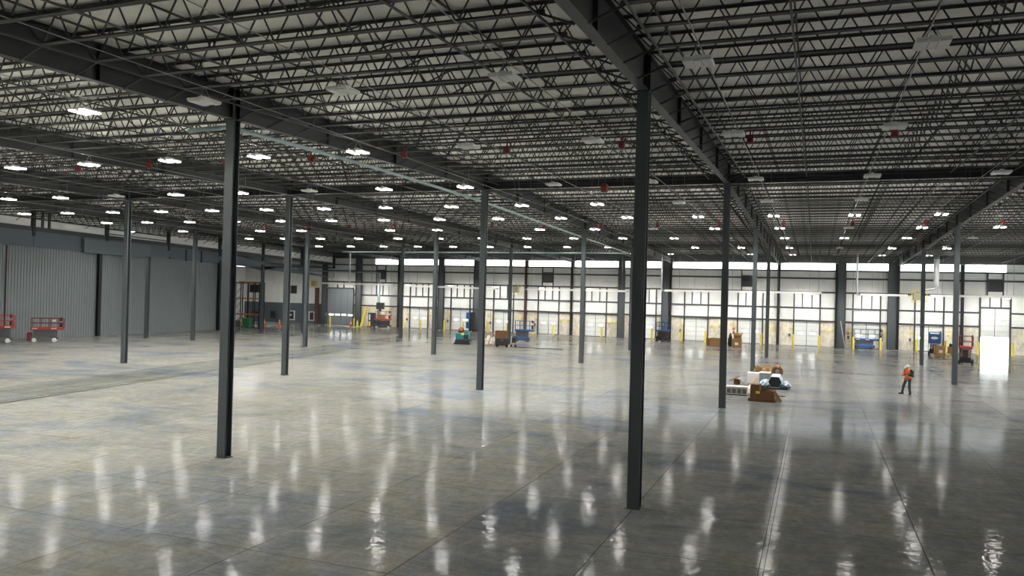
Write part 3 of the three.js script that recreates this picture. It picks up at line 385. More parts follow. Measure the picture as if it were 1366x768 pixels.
// ---------------------------------------------------------------- left wall and rack bay
{
  const W = struct('wall_left'); const x = XL, zT = -78.3;
  const sheet = (za, zb) => { const pts = []; const n = Math.round((za - zb) / 0.3), p = (za - zb) / n; for (let k = 0; k < n; k++) { const z = za - k * p; pts.push([0, z], [0, z - p * 0.42], [0.045, z - p * 0.52], [0.045, z - p * 0.86], [0, z - p * 0.96]); } pts.push([0, zb]);
    const s = new THREE.Shape(); s.moveTo(-0.08, -za); for (const [a, z] of pts) s.lineTo(a, -z); s.lineTo(-0.08, -zb); const g = new THREE.ExtrudeGeometry(s, { depth: 8.95, bevelEnabled: false }); g.rotateX(-Math.PI / 2); const q = g.attributes.position; for (let i = 0; i < q.count; i++) { } return g.translate(x, 0, 0); };
  for (let z = -24; z > zT + 0.1; z -= 0.905) mesh('wall_sheet', sheet(z, Math.max(z - 0.9, zT)), M.corr, W);
  mesh('outer_skin', [sp(x - 0.3, x - 0.1, 0, 13, ZN + 0.4, zT)], M.corr, W);
  mesh('near_panel', sp(x - 0.1, x, 0, 12.6, ZN + 0.4, -24), M.corr, W);
  const s1 = (z) => drop(z) * 1.0; const band = (za, zb, h0, h1, xo, mat, nm) => { const g = tapered(xo[1] - xo[0], za, zb, -drop(za), -drop(zb), h0, h1).translate(x + (xo[0] + xo[1]) / 2, 0, 0); return mesh(nm, g, mat, W); };
  // fascia girder plates and black beam, white panels over it (heights at the ridge; they follow the roof)
  const fz = [-24, -33, -42.5, -47.8, -53.2, -58.4]; for (let k = 0; k < 5; k++) band(fz[k] - 0.03, fz[k + 1], 9.0, 10.48, [0, 0.25], M.fascia, 'fascia_plate');
  band(-58.45, -66.9, 8.9, 10.3, [0.25, 0.6], std(0.13, 0.158, 0.182, 0.5), 'fascia_plate'); band(-58.45, -70.2, 9.3, 10.48, [0, 0.25], M.fascia, 'fascia_plate');
  band(-70.2, zT, 9.1, 10.42, [0, 0.2], M.fascia, 'fascia_plate'); for (const z of [-72.5, -75]) band(z, z - 0.15, 9.0, 10.42, [0.2, 0.28], M.steel, 'stiffener');
  const pz = [-24, -34, -44, -53.2, -61.5, -69.9, -78.25, -86.5, -95.1, -103.2];
  for (let k = 0; k < 9; k++) { band(pz[k], pz[k + 1], 10.48, 10.9, [0, 0.22], M.girt, 'black_beam'); band(pz[k] - 0.12, pz[k + 1] + 0.12, 10.9, 12.6, [-0.08, 0.02], M.wallvinyl, 'insulation_panel'); band(pz[k + 1] + 0.16, pz[k + 1] - 0.16, 10.0, 12.5, [0, 0.3], M.steel, 'wall_post'); if (k < 4) band(pz[k], pz[k + 1], 11.62, 11.75, [0.02, 0.14], M.girt, 'girt'); if (k === 4) { band(pz[k], pz[k + 1], 11.55, 11.68, [0.02, 0.14], M.girt, 'girt'); band(pz[k], pz[k + 1], 11.05, 11.15, [0.02, 0.14], M.girt, 'girt'); } }
  for (const z of [-54.2, -54.9]) band(z + 0.1, z - 0.1, 10.9, 12.5, [0.02, 0.2], M.girt, 'wall_post');
  // haunched girder over the rack bay
  const hs = [[zT, 9.0], [-81.5, 9.15], [-84, 8.95], [-85.8, 8.75], [-86.5, 8.7], [-87.3, 8.85], [-89, 9.25], [-91, 9.6], [-94, 9.55], [-95.1, 9.2], [-97, 9.5], [-100, 9.5], [-103.2, 9.5]];
  const sh = new THREE.Shape(); sh.moveTo(-hs[0][0], hs[0][1] - drop(hs[0][0])); for (const [z, y] of hs) sh.lineTo(-z, y - drop(z)); sh.lineTo(103.2, 10.48 - drop(103.2)); sh.lineTo(-zT, 10.48 - drop(zT));
  mesh('haunched_girder', new THREE.ExtrudeGeometry(sh, { depth: 0.12, bevelEnabled: false }).rotateY(Math.PI / 2).translate(x + 0.05, 0, 0), M.fascia, W);
  for (const [z, h] of [[-50.7, 0.06]]) mesh('red_drop_pipe', cy(0.05, 0.05, 8.7, x + 0.12, 4.35, z, 8), M.brown, W);
  for (const z of [-60.6, -78.2, -47]) { if (z === -47) continue; const c = thing('wall_column', z === -60.6 ? 'dark column on the corrugated wall right of the red lifts' : 'dark column ending the corrugated wall at the rack bay', 'column', [x + 0.3, 0, z]); mesh('shaft', [bx(0.03, 8.6, 0.34, 0.15, 4.3, 0), bx(0.03, 8.6, 0.34, -0.18, 4.3, 0), bx(0.34, 8.6, 0.02, 0, 4.3, 0)], M.steel, c); mesh('base_plate', bx(0.42, 0.03, 0.42, 0, 0.015, 0), M.steel, c); }
  // rack bay shell
  const B = struct('wall_bay'); mesh('side_wall', sp(-86.2, -86, 0, 11, -78, ZF - 0.3), M.wallvinyl, B); mesh('return_wall', sp(-86, x - 0.1, 0, 11, -78, -78.25), M.corr, B); mesh('bay_ceiling', sp(-86, x - 0.05, 8.6, 8.8, -78, ZF - 0.3), M.girt, B);
  const sl = thing('strip_light', 'long strip light under the ceiling of the rack bay', 'lamp', [-76, 8.3, -92]); mesh('housing', bx(0.25, 0.12, 8, 0, 0.1, 0), M.housing, sl); mesh('diffuser', rb(0.2, 0.05, 7.9, 0.02, 0, 0.02, 0), new THREE.MeshStandardMaterial({ color: C(0.9, 0.9, 0.88), emissive: LAMP.color, emissiveIntensity: 1.2 }), sl); mesh('hanger', [bar([0, 0.15, 3], [0, 0.35, 3], 0.03), bar([0, 0.15, -3], [0, 0.35, -3], 0.03)], M.conduit, sl);
  const l = new THREE.RectAreaLight(LAMP.color, 45, 0.2, 7.8); l.position.set(0, -0.03, 0); l.rotation.x = -Math.PI / 2; sl.add(l);
}
// windows and openings on the bay's back wall
for (const [x, y, w, h, lb, fr] of [[-80.3, 1.15, 1.0, 1.15, 'left small dark window with grey frame in rack bay wall', M.girt], [-76.9, 1.15, 1.3, 1.35, 'small dark window with white frame in rack bay wall', M.white], [-73.0, 1.15, 0.9, 1.3, 'narrow white-framed window next to the brown column', M.white], [-84, 5.2, 1.8, 1.15, 'wide dark vent behind the orange rack', M.girt], [-76.5, 5.2, 1.0, 1.15, 'dark vent right of the slim column in the rack bay', M.girt]]) {
  const t = thing('wall_opening', lb, y > 3 ? 'vent' : 'window', [x, y, ZF + 0.06]); mesh('pane', bx(w - 0.06, h - 0.06, 0.04), M.dark, t); mesh('frame', [bx(w + 0.16, 0.12, 0.12, 0, h / 2, 0.02), bx(w + 0.16, 0.12, 0.12, 0, -h / 2, 0.02), bx(0.12, h, 0.12, w / 2, 0, 0.02), bx(0.12, h, 0.12, -w / 2, 0, 0.02)], fr, t);
  if (x === -76.9) mesh('notice', bx(0.5, 0.22, 0.01, -0.1, 0.05, 0.03), M.paper, t);
}
{ const c = thing('brown_column', 'rust brown steel column left of the tall grey door', 'column', [-72.0, 0, ZF + 0.25]); mesh('shaft', rb(0.62, 5.6, 0.3, 0.03, 0, 2.8, 0), M.brown, c); mesh('base_plate', bx(0.8, 0.04, 0.45, 0, 0.02, 0), M.steel, c); }

// other walls and the yard outside
{ const W = struct('wall_right'); mesh('lower_panel', [sp(XR, XR + 0.3, 0, 0.9, ZN + 0.4, ZF - 0.4), sp(XR, XR + 0.3, 4.1, 9.2, ZN + 0.4, ZF - 0.4), sp(XR, XR + 0.3, 0.9, 4.1, ZN + 0.4, -4), sp(XR, XR + 0.3, 0.9, 4.1, -102.4, ZF - 0.4)], M.wallvinyl, W); mesh('upper_panel', sp(XR, XR + 0.3, 10.2, 13, ZN + 0.4, ZF - 0.4), M.wallvinyl, W);
  for (let k = 0; k < 12; k++) { const za = -4 - 8.2 * k, zb = za - 8.2; const w = struct('window_' + (14 + k)); mesh('pane', sp(XR + 0.1, XR + 0.12, 9.2, 10.2, za - 0.06, zb + 0.06), M.glass, w); mesh('pane', sp(XR + 0.1, XR + 0.12, 0.9, 4.1, za - 0.06, zb + 0.06), M.glass, w); mesh('mullion', [sp(XR, XR + 0.2, 0.9, 4.1, zb - 0.06, zb + 0.06), sp(XR, XR + 0.2, 0.88, 0.96, za, zb), sp(XR, XR + 0.2, 4.04, 4.12, za, zb)], M.girt, w); mesh('window_frame', [sp(XR, XR + 0.2, 9.2, 10.2, zb - 0.06, zb + 0.06), sp(XR, XR + 0.2, 9.18, 9.26, za, zb), sp(XR, XR + 0.2, 10.14, 10.22, za, zb)], M.girt, w); }
  mesh('end_panel', [sp(XR, XR + 0.3, 9.2, 10.2, ZN + 0.4, -4), sp(XR, XR + 0.3, 9.2, 10.2, -102.4, ZF - 0.4)], M.wallvinyl, W);
  const N = struct('wall_near'); mesh('wall_panel', sp(XL - 0.3, XR + 0.3, 0, 12.6, ZN, ZN + 0.4), M.wallvinyl, N);
  const g = struct('ground'); mesh('yard', bx(260, 0.2, 120, -20, -0.5, ZF - 60.5), M.ground, g); mesh('side_yard', bx(60, 0.2, 140, XR + 30.5, -0.3, -50), M.ground, g); }

// ---------------------------------------------------------------- scissor lifts
function lift(p, turn, label, o) {
  const t = thing('scissor_lift', label, 'lift', p, turn, 'parked scissor lifts'), L = o.len, w = o.w ?? 0.82, dy = o.deck, top = o.top, e = o.ext ?? 0, col = o.col, ch = o.chassis ?? M.grey;
  mesh('chassis', [rb(L * 0.98, 0.30, w * 0.92, 0.05, 0, 0.36, 0), bx(L * 0.62, 0.12, w, 0, 0.22, 0), bx(0.16, 0.34, w * 0.85, -L / 2 + 0.02, 0.5, 0)], ch, t);
  for (const sx of [-1, 1]) for (const sz of [-1, 1]) { const wh = mesh('wheel', new THREE.TorusGeometry(0.13, 0.07, 8, 18).translate(sx * L * 0.36, 0.2, sz * (w / 2 - 0.03)), o.tyre ?? M.tyre, t); mesh('hub', cy(0.13, 0.13, 0.14, sx * L * 0.36, 0.2, sz * (w / 2 - 0.03), 14, 'z'), o.hub ?? M.white, wh); }
  const n = o.arms ?? 4, y0 = 0.52, y1 = dy - 0.12, h = (y1 - y0) / n; for (let k = 0; k < n; k++) for (const s of [-1, 1]) { mesh('scissor_arm', [bar([-L * 0.42, y0 + h * (k + 0.12), s * w * 0.36], [L * 0.42, y0 + h * (k + 0.88), s * w * 0.36], 0.09, 0.05), bar([-L * 0.42, y0 + h * (k + 0.88), s * w * 0.28], [L * 0.42, y0 + h * (k + 0.12), s * w * 0.28], 0.09, 0.05)], o.arm ?? M.grey, t); }
  mesh('side_cover', bx(L * 0.8, (y1 - y0) * 0.8, w * 0.4, 0, (y0 + y1) / 2, 0), o.arm ?? M.grey, t);
  mesh('platform', [rb(L + e, 0.2, w, 0.02, e / 2, dy, 0), bx(L + e - 0.04, 0.03, w - 0.04, e / 2, dy + 0.1, 0)], col, t);
  if (o.print) for (const sx of o.print) mesh('decal', bx(0.42, 0.07, 0.006, sx, dy + 0.02, w / 2 + 0.004), M.white, t);
  const xs = [-L / 2 + 0.04, -L / 6, L / 6, L / 2 - 0.04]; if (e) xs.push(L / 2 + e - 0.04);
  for (const x of xs) for (const s of [-1, 1]) mesh('guard_post', bx(0.045, top - dy, 0.045, x, (top + dy) / 2, s * (w / 2 - 0.03)), o.rail ?? col, t);
  for (const [y, nm] of [[top, 'top_rail'], [(top + dy) / 2 + 0.03, 'mid_rail']]) mesh(nm, [bx(L + e, 0.045, 0.045, e / 2, y, w / 2 - 0.03), bx(L + e, 0.045, 0.045, e / 2, y, -w / 2 + 0.03), bx(0.045, 0.045, w - 0.05, -L / 2 + 0.04, y, 0), bx(0.045, 0.045, w - 0.05, L / 2 + e - 0.04, y, 0)], o.rail ?? col, t);
  const cx = L / 2 + e - 0.22; const cb = mesh('control_box', [rb(0.2, 0.28, 0.16, 0.02, cx, top - 0.08, w / 2 - 0.1), rb(0.22, 0.4, 0.12, 0.02, cx, dy + 0.36, w / 2 - 0.1)], M.dark, t); mesh('joystick', cy(0.02, 0.03, 0.12, cx, top + 0.1, w / 2 - 0.1, 8), M.dark, cb);
  mesh('ladder', [bx(0.04, 0.5, 0.04, -L / 2 - 0.05, 0.55, 0.18), bx(0.04, 0.5, 0.04, -L / 2 - 0.05, 0.55, -0.18), bx(0.04, 0.03, 0.4, -L / 2 - 0.05, 0.45, 0), bx(0.04, 0.03, 0.4, -L / 2 - 0.05, 0.68, 0)], o.ladder ?? M.dark, t);
  return t;
}
const T44 = 0.75;
{ const t = lift([-64.85, 0, -51.35], T44, 'complete red platform scissor lift with grey body before corrugated wall', { len: 2.2, deck: 1.22, top: 2.16, ext: 0.42, col: M.red, rail: M.redd, tyre: M.white, print: [-0.75, 0.75] }); mesh('battery_cover', rb(0.3, 0.75, 0.7, 0.04, -1.22, 0.5, 0), M.redd, t); mesh('manual_case', bx(0.26, 0.16, 0.05, 0.75, 1.95, 0.4), M.white, t); }
lift([-66.9, 0, -48.35], T44, 'leftmost red scissor lift cut by the picture edge, before corrugated wall', { len: 2.42, deck: 1.38, top: 2.42, ext: 0.1, col: M.red, rail: M.red, tyre: M.white, print: [-0.3, 0.85] });
lift([-31.3, 0, -84.9], 0.3, 'blue scissor lift behind the brown carton and pallet pile', { len: 1.75, deck: 1.28, top: 2.36, ext: 0.5, col: M.blue, rail: M.blue, chassis: M.blue, hub: M.grey });
{ const t = lift([5.45, 0, -102.0], 0.05, 'long blue scissor lift before a dock door between two wide columns', { len: 2.3, deck: 1.12, top: 2.32, ext: 0.8, w: 1.0, col: M.blue, rail: std(0.05, 0.09, 0.14, 0.5), chassis: M.blue, hub: M.grey, print: [-0.75, 0.3] }); mesh('white_sheet', [bx(0.75, 0.3, 0.02, -0.35, 1.42, 0.45), bx(0.65, 0.26, 0.02, 0.75, 1.4, 0.45)], M.paper, t); }
lift([-17.55, 0, -97.9], 1.15, 'narrow blue scissor lift with grey wheels before a wide column', { len: 1.8, deck: 1.35, top: 2.4, col: M.blue, rail: M.blue, chassis: M.dark, arm: M.brown, hub: M.grey });
{ const t = lift([12.25, 0, -97], 1.4, 'blue scissor lift seen end on behind the cartons at right', { len: 1.9, w: 1.15, deck: 1.35, top: 2.45, col: M.blue, rail: M.blue, chassis: M.dark, arm: M.grey, hub: M.grey }); mesh('end_panel', bx(0.04, 0.9, 1.1, -0.95, 1.85, 0), M.blue, t); mesh('emblem', new THREE.CylinderGeometry(0.34, 0.34, 0.02, 20).scale(1, 1, 0.42).rotateZ(Math.PI / 2).rotateX(Math.PI / 2).translate(-0.975, 1.85, 0), M.white, t); }
lift([13.2, 0, -84], 1.35, 'red scissor lift with dark base beside a column near the open door', { len: 1.9, w: 1.1, deck: 1.55, top: 2.6, col: M.red, rail: M.redd, chassis: M.dark, arm: M.brown, hub: M.dark });
{ const t = lift([-57.25, 0, -98], 0.35, 'orange-red scissor lift with grey base at the far left wall', { len: 2.3, deck: 1.3, top: 2.45, col: M.orange, rail: M.rack, chassis: M.grey, hub: M.white, tyre: M.white }); mesh('loaded_crate', bx(1.0, 0.6, 0.5, -0.2, 1.7, 0), M.beige, t); }
{ const t = thing('heater_unit', 'grey box heater unit resting high on the orange-red lift rails', 'heater', [-57.75, 2.47, -98]); mesh('case', rb(1.1, 0.95, 0.6, 0.04, 0, 0.75, 0, 0.35), M.grey, t); mesh('grille', bx(0.8, 0.5, 0.02, 0.1, 0.85, 0.31, 0.35), M.louvre, t); mesh('leg', [bx(0.2, 0.3, 0.2, 0, 0.15, 0)], M.dark, t); }

// ---------------------------------------------------------------- cartons, pallets, piles
function carton(p, turn, w, h, d, label, mat = M.card, flaps = 0, lab = false) {
  const t = thing('carton', label, 'box', p, turn, 'cartons on the floor'); const k = 0.012;
  mesh('box_body', flaps ? [bx(w, k, d, 0, k, 0), bx(w, h, k, 0, h / 2, d / 2), bx(w, h, k, 0, h / 2, -d / 2), bx(k, h, d, w / 2, h / 2, 0), bx(k, h, d, -w / 2, h / 2, 0)] : rb(w, h, d, 0.015, 0, h / 2, 0), mat, t);
  if (flaps) { mesh('flap', bx(w, k, d * 0.45, 0, h + 0.12 * d, d / 2 + d * 0.16, 0, 0, 0.9), mat, t); mesh('flap', bx(w * 0.45, k, d, w / 2 + w * 0.12, h + 0.15 * w, 0, 0, 0.8), mat, t); mesh('flap', bx(w, k, d * 0.45, 0, h + d * 0.2, -d / 2 + 0.02, 0, 0, 1.35), mat, t); }
  else mesh('tape', bx(0.07, 0.004, d + 0.006, 0, h, 0), M.beige, t);
  if (lab) mesh('paper_label', bx(w * 0.38, h * 0.28, 0.004, w * 0.05, h * 0.45, d / 2 + 0.008), M.paper, t); return t;
}
function pallet(p, turn, w, d, label, h = 0.13) { const t = thing('pallet', label, 'pallet', p, turn); for (const x of [-1, 0, 1]) mesh('runner', bx(0.09, h - 0.035, d, x * (w / 2 - 0.045), (h - 0.035) / 2, 0), M.wood, t); for (let k = 0; k < 6; k++) mesh('deck_board', bx(w, 0.02, d / 6 - 0.04, 0, h - 0.018, -d / 2 + d * (k + 0.5) / 6), M.wood, t); return t; }
const crumple = (w, h, d, s) => { const g = mergeVertices(new THREE.IcosahedronGeometry(1, 3).deleteAttribute('uv').deleteAttribute('normal')); const p = g.attributes.position; for (let i = 0; i < p.count; i++) { const v = V(p.getX(i), p.getY(i), p.getZ(i)); const k = 0.78 + 0.32 * noise(v.x * 2.1 + s, v.y * 2.1 + v.z * 1.7 + s * 3) + 0.12 * noise(v.x * 5 + s, v.z * 5 + v.y * 4); v.multiplyScalar(k); p.setXYZ(i, v.x * w / 2, Math.max(0, v.y * h * 0.62 + h * 0.36), v.z * d / 2); } const f = g.toNonIndexed(); f.computeVertexNormals(); f.setAttribute('uv', new THREE.Float32BufferAttribute(new Float32Array(f.attributes.position.count * 2), 2)); return f; };
// far middle
carton([-10.6, 0, -92.8], 0.06, 1.25, 0.98, 0.9, 'wide brown carton left of the dark column at far middle', M.card); carton([-11.5, 0, -93.6], 0.3, 0.4, 0.9, 0.6, 'narrow brown carton leaning beside the wide far carton', M.card);
carton([-8.25, 0, -92.9], -0.12, 0.98, 1.0, 0.8, 'brown carton with white paper label right of the dark column', M.card, 0, true); carton([-8.2, 1.0, -93.0], 0.5, 0.7, 0.42, 0.5, 'open-flapped brown carton on top of the labelled carton', M.card, 1);
{ const t = thing('black_bag', 'black upright bag standing behind the labelled carton', 'bag', [-9.15, 0, -94.5]); mesh('bag_body', crumple(0.55, 1.5, 0.45, 3), M.dark, t); mesh('bag_neck', crumple(0.25, 0.35, 0.25, 5).translate(0.05, 1.25, 0), M.dark, t); }
// far right
{ const t = carton([12.2, 0.13, -93.1], 0.05, 0.95, 1.05, 0.85, 'large brown carton with torn white label before the blue lift', M.card, 0, true); carton([13.25, 0.13, -93.2], -0.2, 0.55, 1.0, 0.7, 'tilted brown carton beside a column at right', M.card); }
pallet([12.6, 0, -93.0], 0.03, 2.0, 1.1, 'low wooden pallet under the cartons at right'); { const t = thing('black_bag', 'black plastic bundle on top of the tilted carton', 'bag', [13.3, 1.13, -93.2]); mesh('bag_body', crumple(0.5, 0.4, 0.5, 8), M.dark, t); mesh('white_wrap', crumple(0.25, 0.2, 0.3, 12).translate(0.05, 0.28, 0.1), M.white, t); }
solo('paper_scrap', 'crumpled brown paper on the pallet before the tilted carton', 'paper', crumple(0.6, 0.35, 0.4, 15).translate(12.95, 0.13, -92.62), M.beige);
// middle pile behind the second-line column
pallet([-30.6, 0, -75.4], 0.12, 2.5, 1.2, 'wooden pallet with planks at the middle pile', 0.12);
carton([-30.15, 0.12, -75.6], 0.12, 1.15, 1.5, 0.7, 'tall brown carton standing on the pallet at the middle pile', M.cardd);
{ const t = thing('black_machine', 'low black machine with wheels before the tall brown carton', 'machine', [-29.6, 0, -74.5], 0.1); mesh('body', rb(1.4, 0.62, 0.5, 0.06, 0, 0.6, 0), M.dark, t); mesh('panel', bx(0.3, 0.08, 0.02, 0, 0.72, 0.26), M.grey, t); for (const s of [-1, 1]) { mesh('wheel', cy(0.16, 0.16, 0.1, s * 0.5, 0.16, 0.15, 14, 'z'), M.tyre, t); mesh('leg', bx(0.08, 0.3, 0.3, s * 0.5, 0.3, 0), M.dark, t); } }
{ const t = thing('white_wrap', 'heap of white plastic wrap left of the tall brown carton', 'wrap', [-31.5, 0.12, -75.5]); mesh('sheet', crumple(1.0, 1.0, 0.8, 21), M.white, t); mesh('fold', crumple(0.5, 0.9, 0.4, 23).translate(0.55, 0.05, 0.1), M.white, t); }
solo('timber_plank', 'thin light plank leaning in the white wrap heap', 'plank', bar([-31.35, 0.12, -74.9], [-31.05, 1.25, -75.2], 0.12, 0.03), M.wood);
solo('hand_truck', 'black upright hand truck beside the tall brown carton', 'trolley', [bar([-28.8, 0.05, -75.0], [-28.75, 1.15, -75.3], 0.05), bar([-28.45, 0.05, -75.0], [-28.4, 1.15, -75.3], 0.05), bar([-28.8, 0.5, -75.12], [-28.43, 0.5, -75.12], 0.05), bar([-28.78, 1.1, -75.28], [-28.41, 1.1, -75.28], 0.05), bx(0.42, 0.03, 0.25, -28.62, 0.06, -74.85), cy(0.14, 0.14, 0.08, -28.86, 0.14, -75.1, 12, 'x'), cy(0.14, 0.14, 0.08, -28.38, 0.14, -75.1, 12, 'x'), rb(0.4, 0.5, 0.12, 0.03, -28.6, 0.75, -75.1)], M.dark);
solo('cable', 'dark cable trailing over the floor right of the pallet pile', 'cable', tube([[-28.9, 0.03, -75.4], [-28, 0.03, -75.1], [-27, 0.03, -75.6], [-26, 0.03, -75.2], [-24.8, 0.03, -75.7], [-23.5, 0.03, -75.5]], 0.025, 60, 6), M.dark);
// right pile near the slim columns
{ const t = thing('skid_crate', 'dark brown open carton box on a skid in front of the right pile', 'box', [-2.58, 0, -45.0], -0.06); mesh('skid', [bx(1.4, 0.07, 0.9, 0, 0.13, 0), bx(1.4, 0.09, 0.1, 0, 0.045, 0.38), bx(1.4, 0.09, 0.1, 0, 0.045, -0.38)], M.cardd, t); mesh('front_wall', bx(1.22, 0.42, 0.02, 0.02, 0.38, 0.4), M.cardd, t); mesh('back_wall', bx(1.22, 0.45, 0.02, 0.02, 0.39, -0.4), M.cardd, t); for (const s of [-1, 1]) mesh('side_wall', bx(0.02, 0.42, 0.8, 0.02 + s * 0.61, 0.38, 0), M.cardd, t); mesh('tall_carton', rb(0.48, 0.74, 0.5, 0.015, -0.36, 0.53, 0.1), M.cardd, t); mesh('yellow_label', bx(0.2, 0.13, 0.01, -0.2, 0.5, 0.415), M.yellow, t); }
solo('red_bundle', 'dark red bundle inside the dark brown skid carton', 'bundle', crumple(0.6, 0.5, 0.5, 31).translate(-2.22, 0.19, -45.05), M.redd);
solo('timber_plank', 'light board leaning against the right side of the skid carton', 'plank', bar([-1.62, 0.03, -44.8], [-2.02, 0.62, -44.95], 0.16, 0.03), M.wood); solo('timber_plank', 'short dark board on the floor right of the skid carton', 'plank', bx(0.42, 0.04, 0.14, -1.62, 0.33, -45.02), M.cardd);
function hexTub(p, turn, label, w, h, d, mat) { const t = thing('tub', label, 'tub', p, turn); const s = new THREE.Shape(); const P = [[-w / 2, 0.5 * h], [-w * 0.3, h], [w * 0.3, h], [w / 2, 0.5 * h], [w * 0.3, 0], [-w * 0.3, 0]]; P.forEach(([x, y], i) => i ? s.lineTo(x, y) : s.moveTo(x, y)); const q = new THREE.Path(); P.forEach(([x, y], i) => { const X = x * 0.965, Y = h / 2 + (y - h / 2) * 0.965; i ? q.lineTo(X, Y) : q.moveTo(X, Y); }); s.holes.push(q); mesh('shell', new THREE.ExtrudeGeometry(s, { depth: d, bevelEnabled: false }).translate(0, 0, -d / 2), mat, t); const b = new THREE.Shape(); P.forEach(([x, y], i) => { const X = x * 0.965, Y = h / 2 + (y - h / 2) * 0.965; i ? b.lineTo(X, Y) : b.moveTo(X, Y); }); mesh('inner_back', new THREE.ExtrudeGeometry(b, { depth: 0.02, bevelEnabled: false }).translate(0, 0, d / 2 - 0.1), M.dark, t); return t; }
hexTub([-2.24, 0.1, -52.5], 0.0, 'pale blue wrapped hexagonal tube with black open end on the right pile', 0.80, 0.66, 2.2, M.film);
{ const t = thing('black_skid', 'low black skid under the hexagonal blue tube', 'pallet', [-2.35, 0, -52.4]); mesh('deck', rb(1.7, 0.1, 2.4, 0.02, 0, 0.05, 0), M.dark, t); for (const s of [-1, 1]) mesh('side_lip', bx(0.06, 0.16, 2.4, s * 0.82, 0.1, 0), M.dark, t); }
for (const [dx, s, lb] of [[-0.58, 41, 'left'], [0.6, 44, 'right']]) solo('plastic_film', `crumpled pale blue plastic film ${lb} of the hexagonal tube`, 'plastic', crumple(0.72, dx < 0 ? 0.42 : 0.34, 2.2, s).translate(-2.24 + dx, 0.1, -52.4), M.film);
carton([-3.72, 0, -54.5], 0.0, 0.74, 0.68, 0.9, 'white box left of the grey box in the right pile', M.white); carton([-3.0, 0, -54.5], 0.0, 0.66, 0.7, 0.9, 'grey sided box with white lid in the right pile', std(0.28, 0.31, 0.32, 0.6));
solo('box_lid', 'thin white lid on the grey sided box in right pile', 'lid', rb(0.7, 0.04, 0.94, 0.01, -3.0, 0.725, -54.5), M.white);
{ const t = thing('paper_heap', 'heap of crumpled brown wrapping paper behind the white box', 'paper', [-3.25, 0, -57.6]); mesh('lump', crumple(1.4, 1.0, 1.0, 51), M.wood, t); mesh('lump', crumple(0.8, 0.9, 0.8, 53).translate(-0.35, 0.1, 0.2), M.card, t); mesh('strip', bar([-0.6, 0.6, 0.3], [0.5, 0.95, 0.1], 0.2, 0.03), M.wood, t); }
{ const t = thing('paper_heap', 'smaller brown cardboard roll behind the hexagonal blue tube', 'paper', [-2.35, 0, -57.2]); mesh('roll', new THREE.TorusGeometry(0.26, 0.13, 8, 20).translate(0, 0.62, 0), M.cardd, t); mesh('lump', crumple(0.5, 0.5, 0.5, 57), M.card, t); mesh('lump', crumple(0.35, 0.3, 0.3, 58).translate(0, 0.78, 0), M.wood, t); }
solo('red_bundle', 'dark red and black rag bundle left of the brown paper heap', 'bundle', crumple(0.6, 0.55, 0.5, 60).translate(-3.85, 0, -56.6), M.redd);
{ const t = thing('cardboard_scrap', 'torn brown cardboard pieces between white box and white crate', 'cardboard', [-4.6, 0, -52.6]); mesh('sheet', bx(0.7, 0.02, 0.5, -0.15, 0.42, 0, 0.3, 0.5), M.cardd, t); mesh('sheet', bx(0.5, 0.02, 0.7, 0.35, 0.22, 0.3, 0.2, -0.7), M.card, t); mesh('sheet', bx(0.9, 0.03, 0.4, 0.9, 0.1, 0.6, -0.1, 0.1), M.cardd, t); mesh('core', crumple(0.5, 0.4, 0.4, 63), M.card, t); }
solo('timber_plank', 'pale wooden offcut leaning in front of the white box', 'plank', bar([-3.75, 0.02, -52.0], [-3.4, 0.5, -52.5], 0.13, 0.04), M.wood);
{ const t = thing('white_crate', 'low white crate with grey grille sides right of dark column', 'crate', [-4.1, 0, -47.1], 0.0); mesh('crate_body', rb(1.15, 0.42, 0.7, 0.02, 0, 0.24, 0), std(0.42, 0.41, 0.37, 0.7), t); mesh('lid', bx(1.2, 0.05, 0.74, 0, 0.48, 0), M.white, t); for (const x of [-0.43, -0.15, 0.15, 0.43]) mesh('grille_panel', [bx(0.2, 0.24, 0.02, x, 0.25, 0.35), bx(0.12, 0.1, 0.03, x, 0.25, 0.36)], M.grey, t); mesh('base', bx(1.18, 0.05, 0.7, 0, 0.025, 0), M.dark, t); }
solo('white_tarp', 'white plastic sheet draped to the floor beside the white crate', 'plastic', crumple(0.55, 0.6, 1.2, 66).translate(-3.35, 0, -48.0), M.paper);

// ---------------------------------------------------------------- rack bay things
{
  const t = thing('pallet_rack', 'tall pallet rack with orange beams in the bay at left', 'rack', [-71.1, 0, -86.4]);
  for (const x of [-1.9, -0.75, 0.2, 1.3, 2.0]) for (const z of [0.5, -0.5]) mesh('upright', bx(0.1, 6.1, 0.09, x, 3.05, z), M.steel, t);
  for (const y of [1.75, 3.88, 5.95]) for (const z of [0.52, -0.52]) mesh('beam', bx(4.0, 0.13, 0.06, 0.05, y, z), M.rack, t);
  mesh('deck', bx(3.9, 0.03, 1.0, 0.05, 1.83, 0), M.wood, t); for (let k = 0; k < 5; k++) mesh('brace', bar([-1.9, 0.5 + k, 0.5], [-1.9, 1.3 + k, -0.5], 0.04), M.steel, t);
  const s1 = thing('rack_load', 'dark bundle stored on the lowest orange beam of the rack', 'load', [-70.2, 1.84, -86.4]); mesh('bundle', crumple(1.3, 0.5, 0.8, 71), M.dark, s1); mesh('strap', bx(0.06, 0.32, 0.7, 0.1, 0.16, 0), M.rack, s1);
  const s2 = thing('rack_load', 'light flat cartons lying on the top orange beam of the rack', 'load', [-70.8, 6.02, -86.4]); mesh('flat_box', rb(1.3, 0.16, 0.7, 0.02, 0.5, 0.08, 0), M.beige, s2); mesh('flat_box', rb(0.9, 0.14, 0.7, 0.02, -1.4, 0.07, 0), M.beige, s2);
}
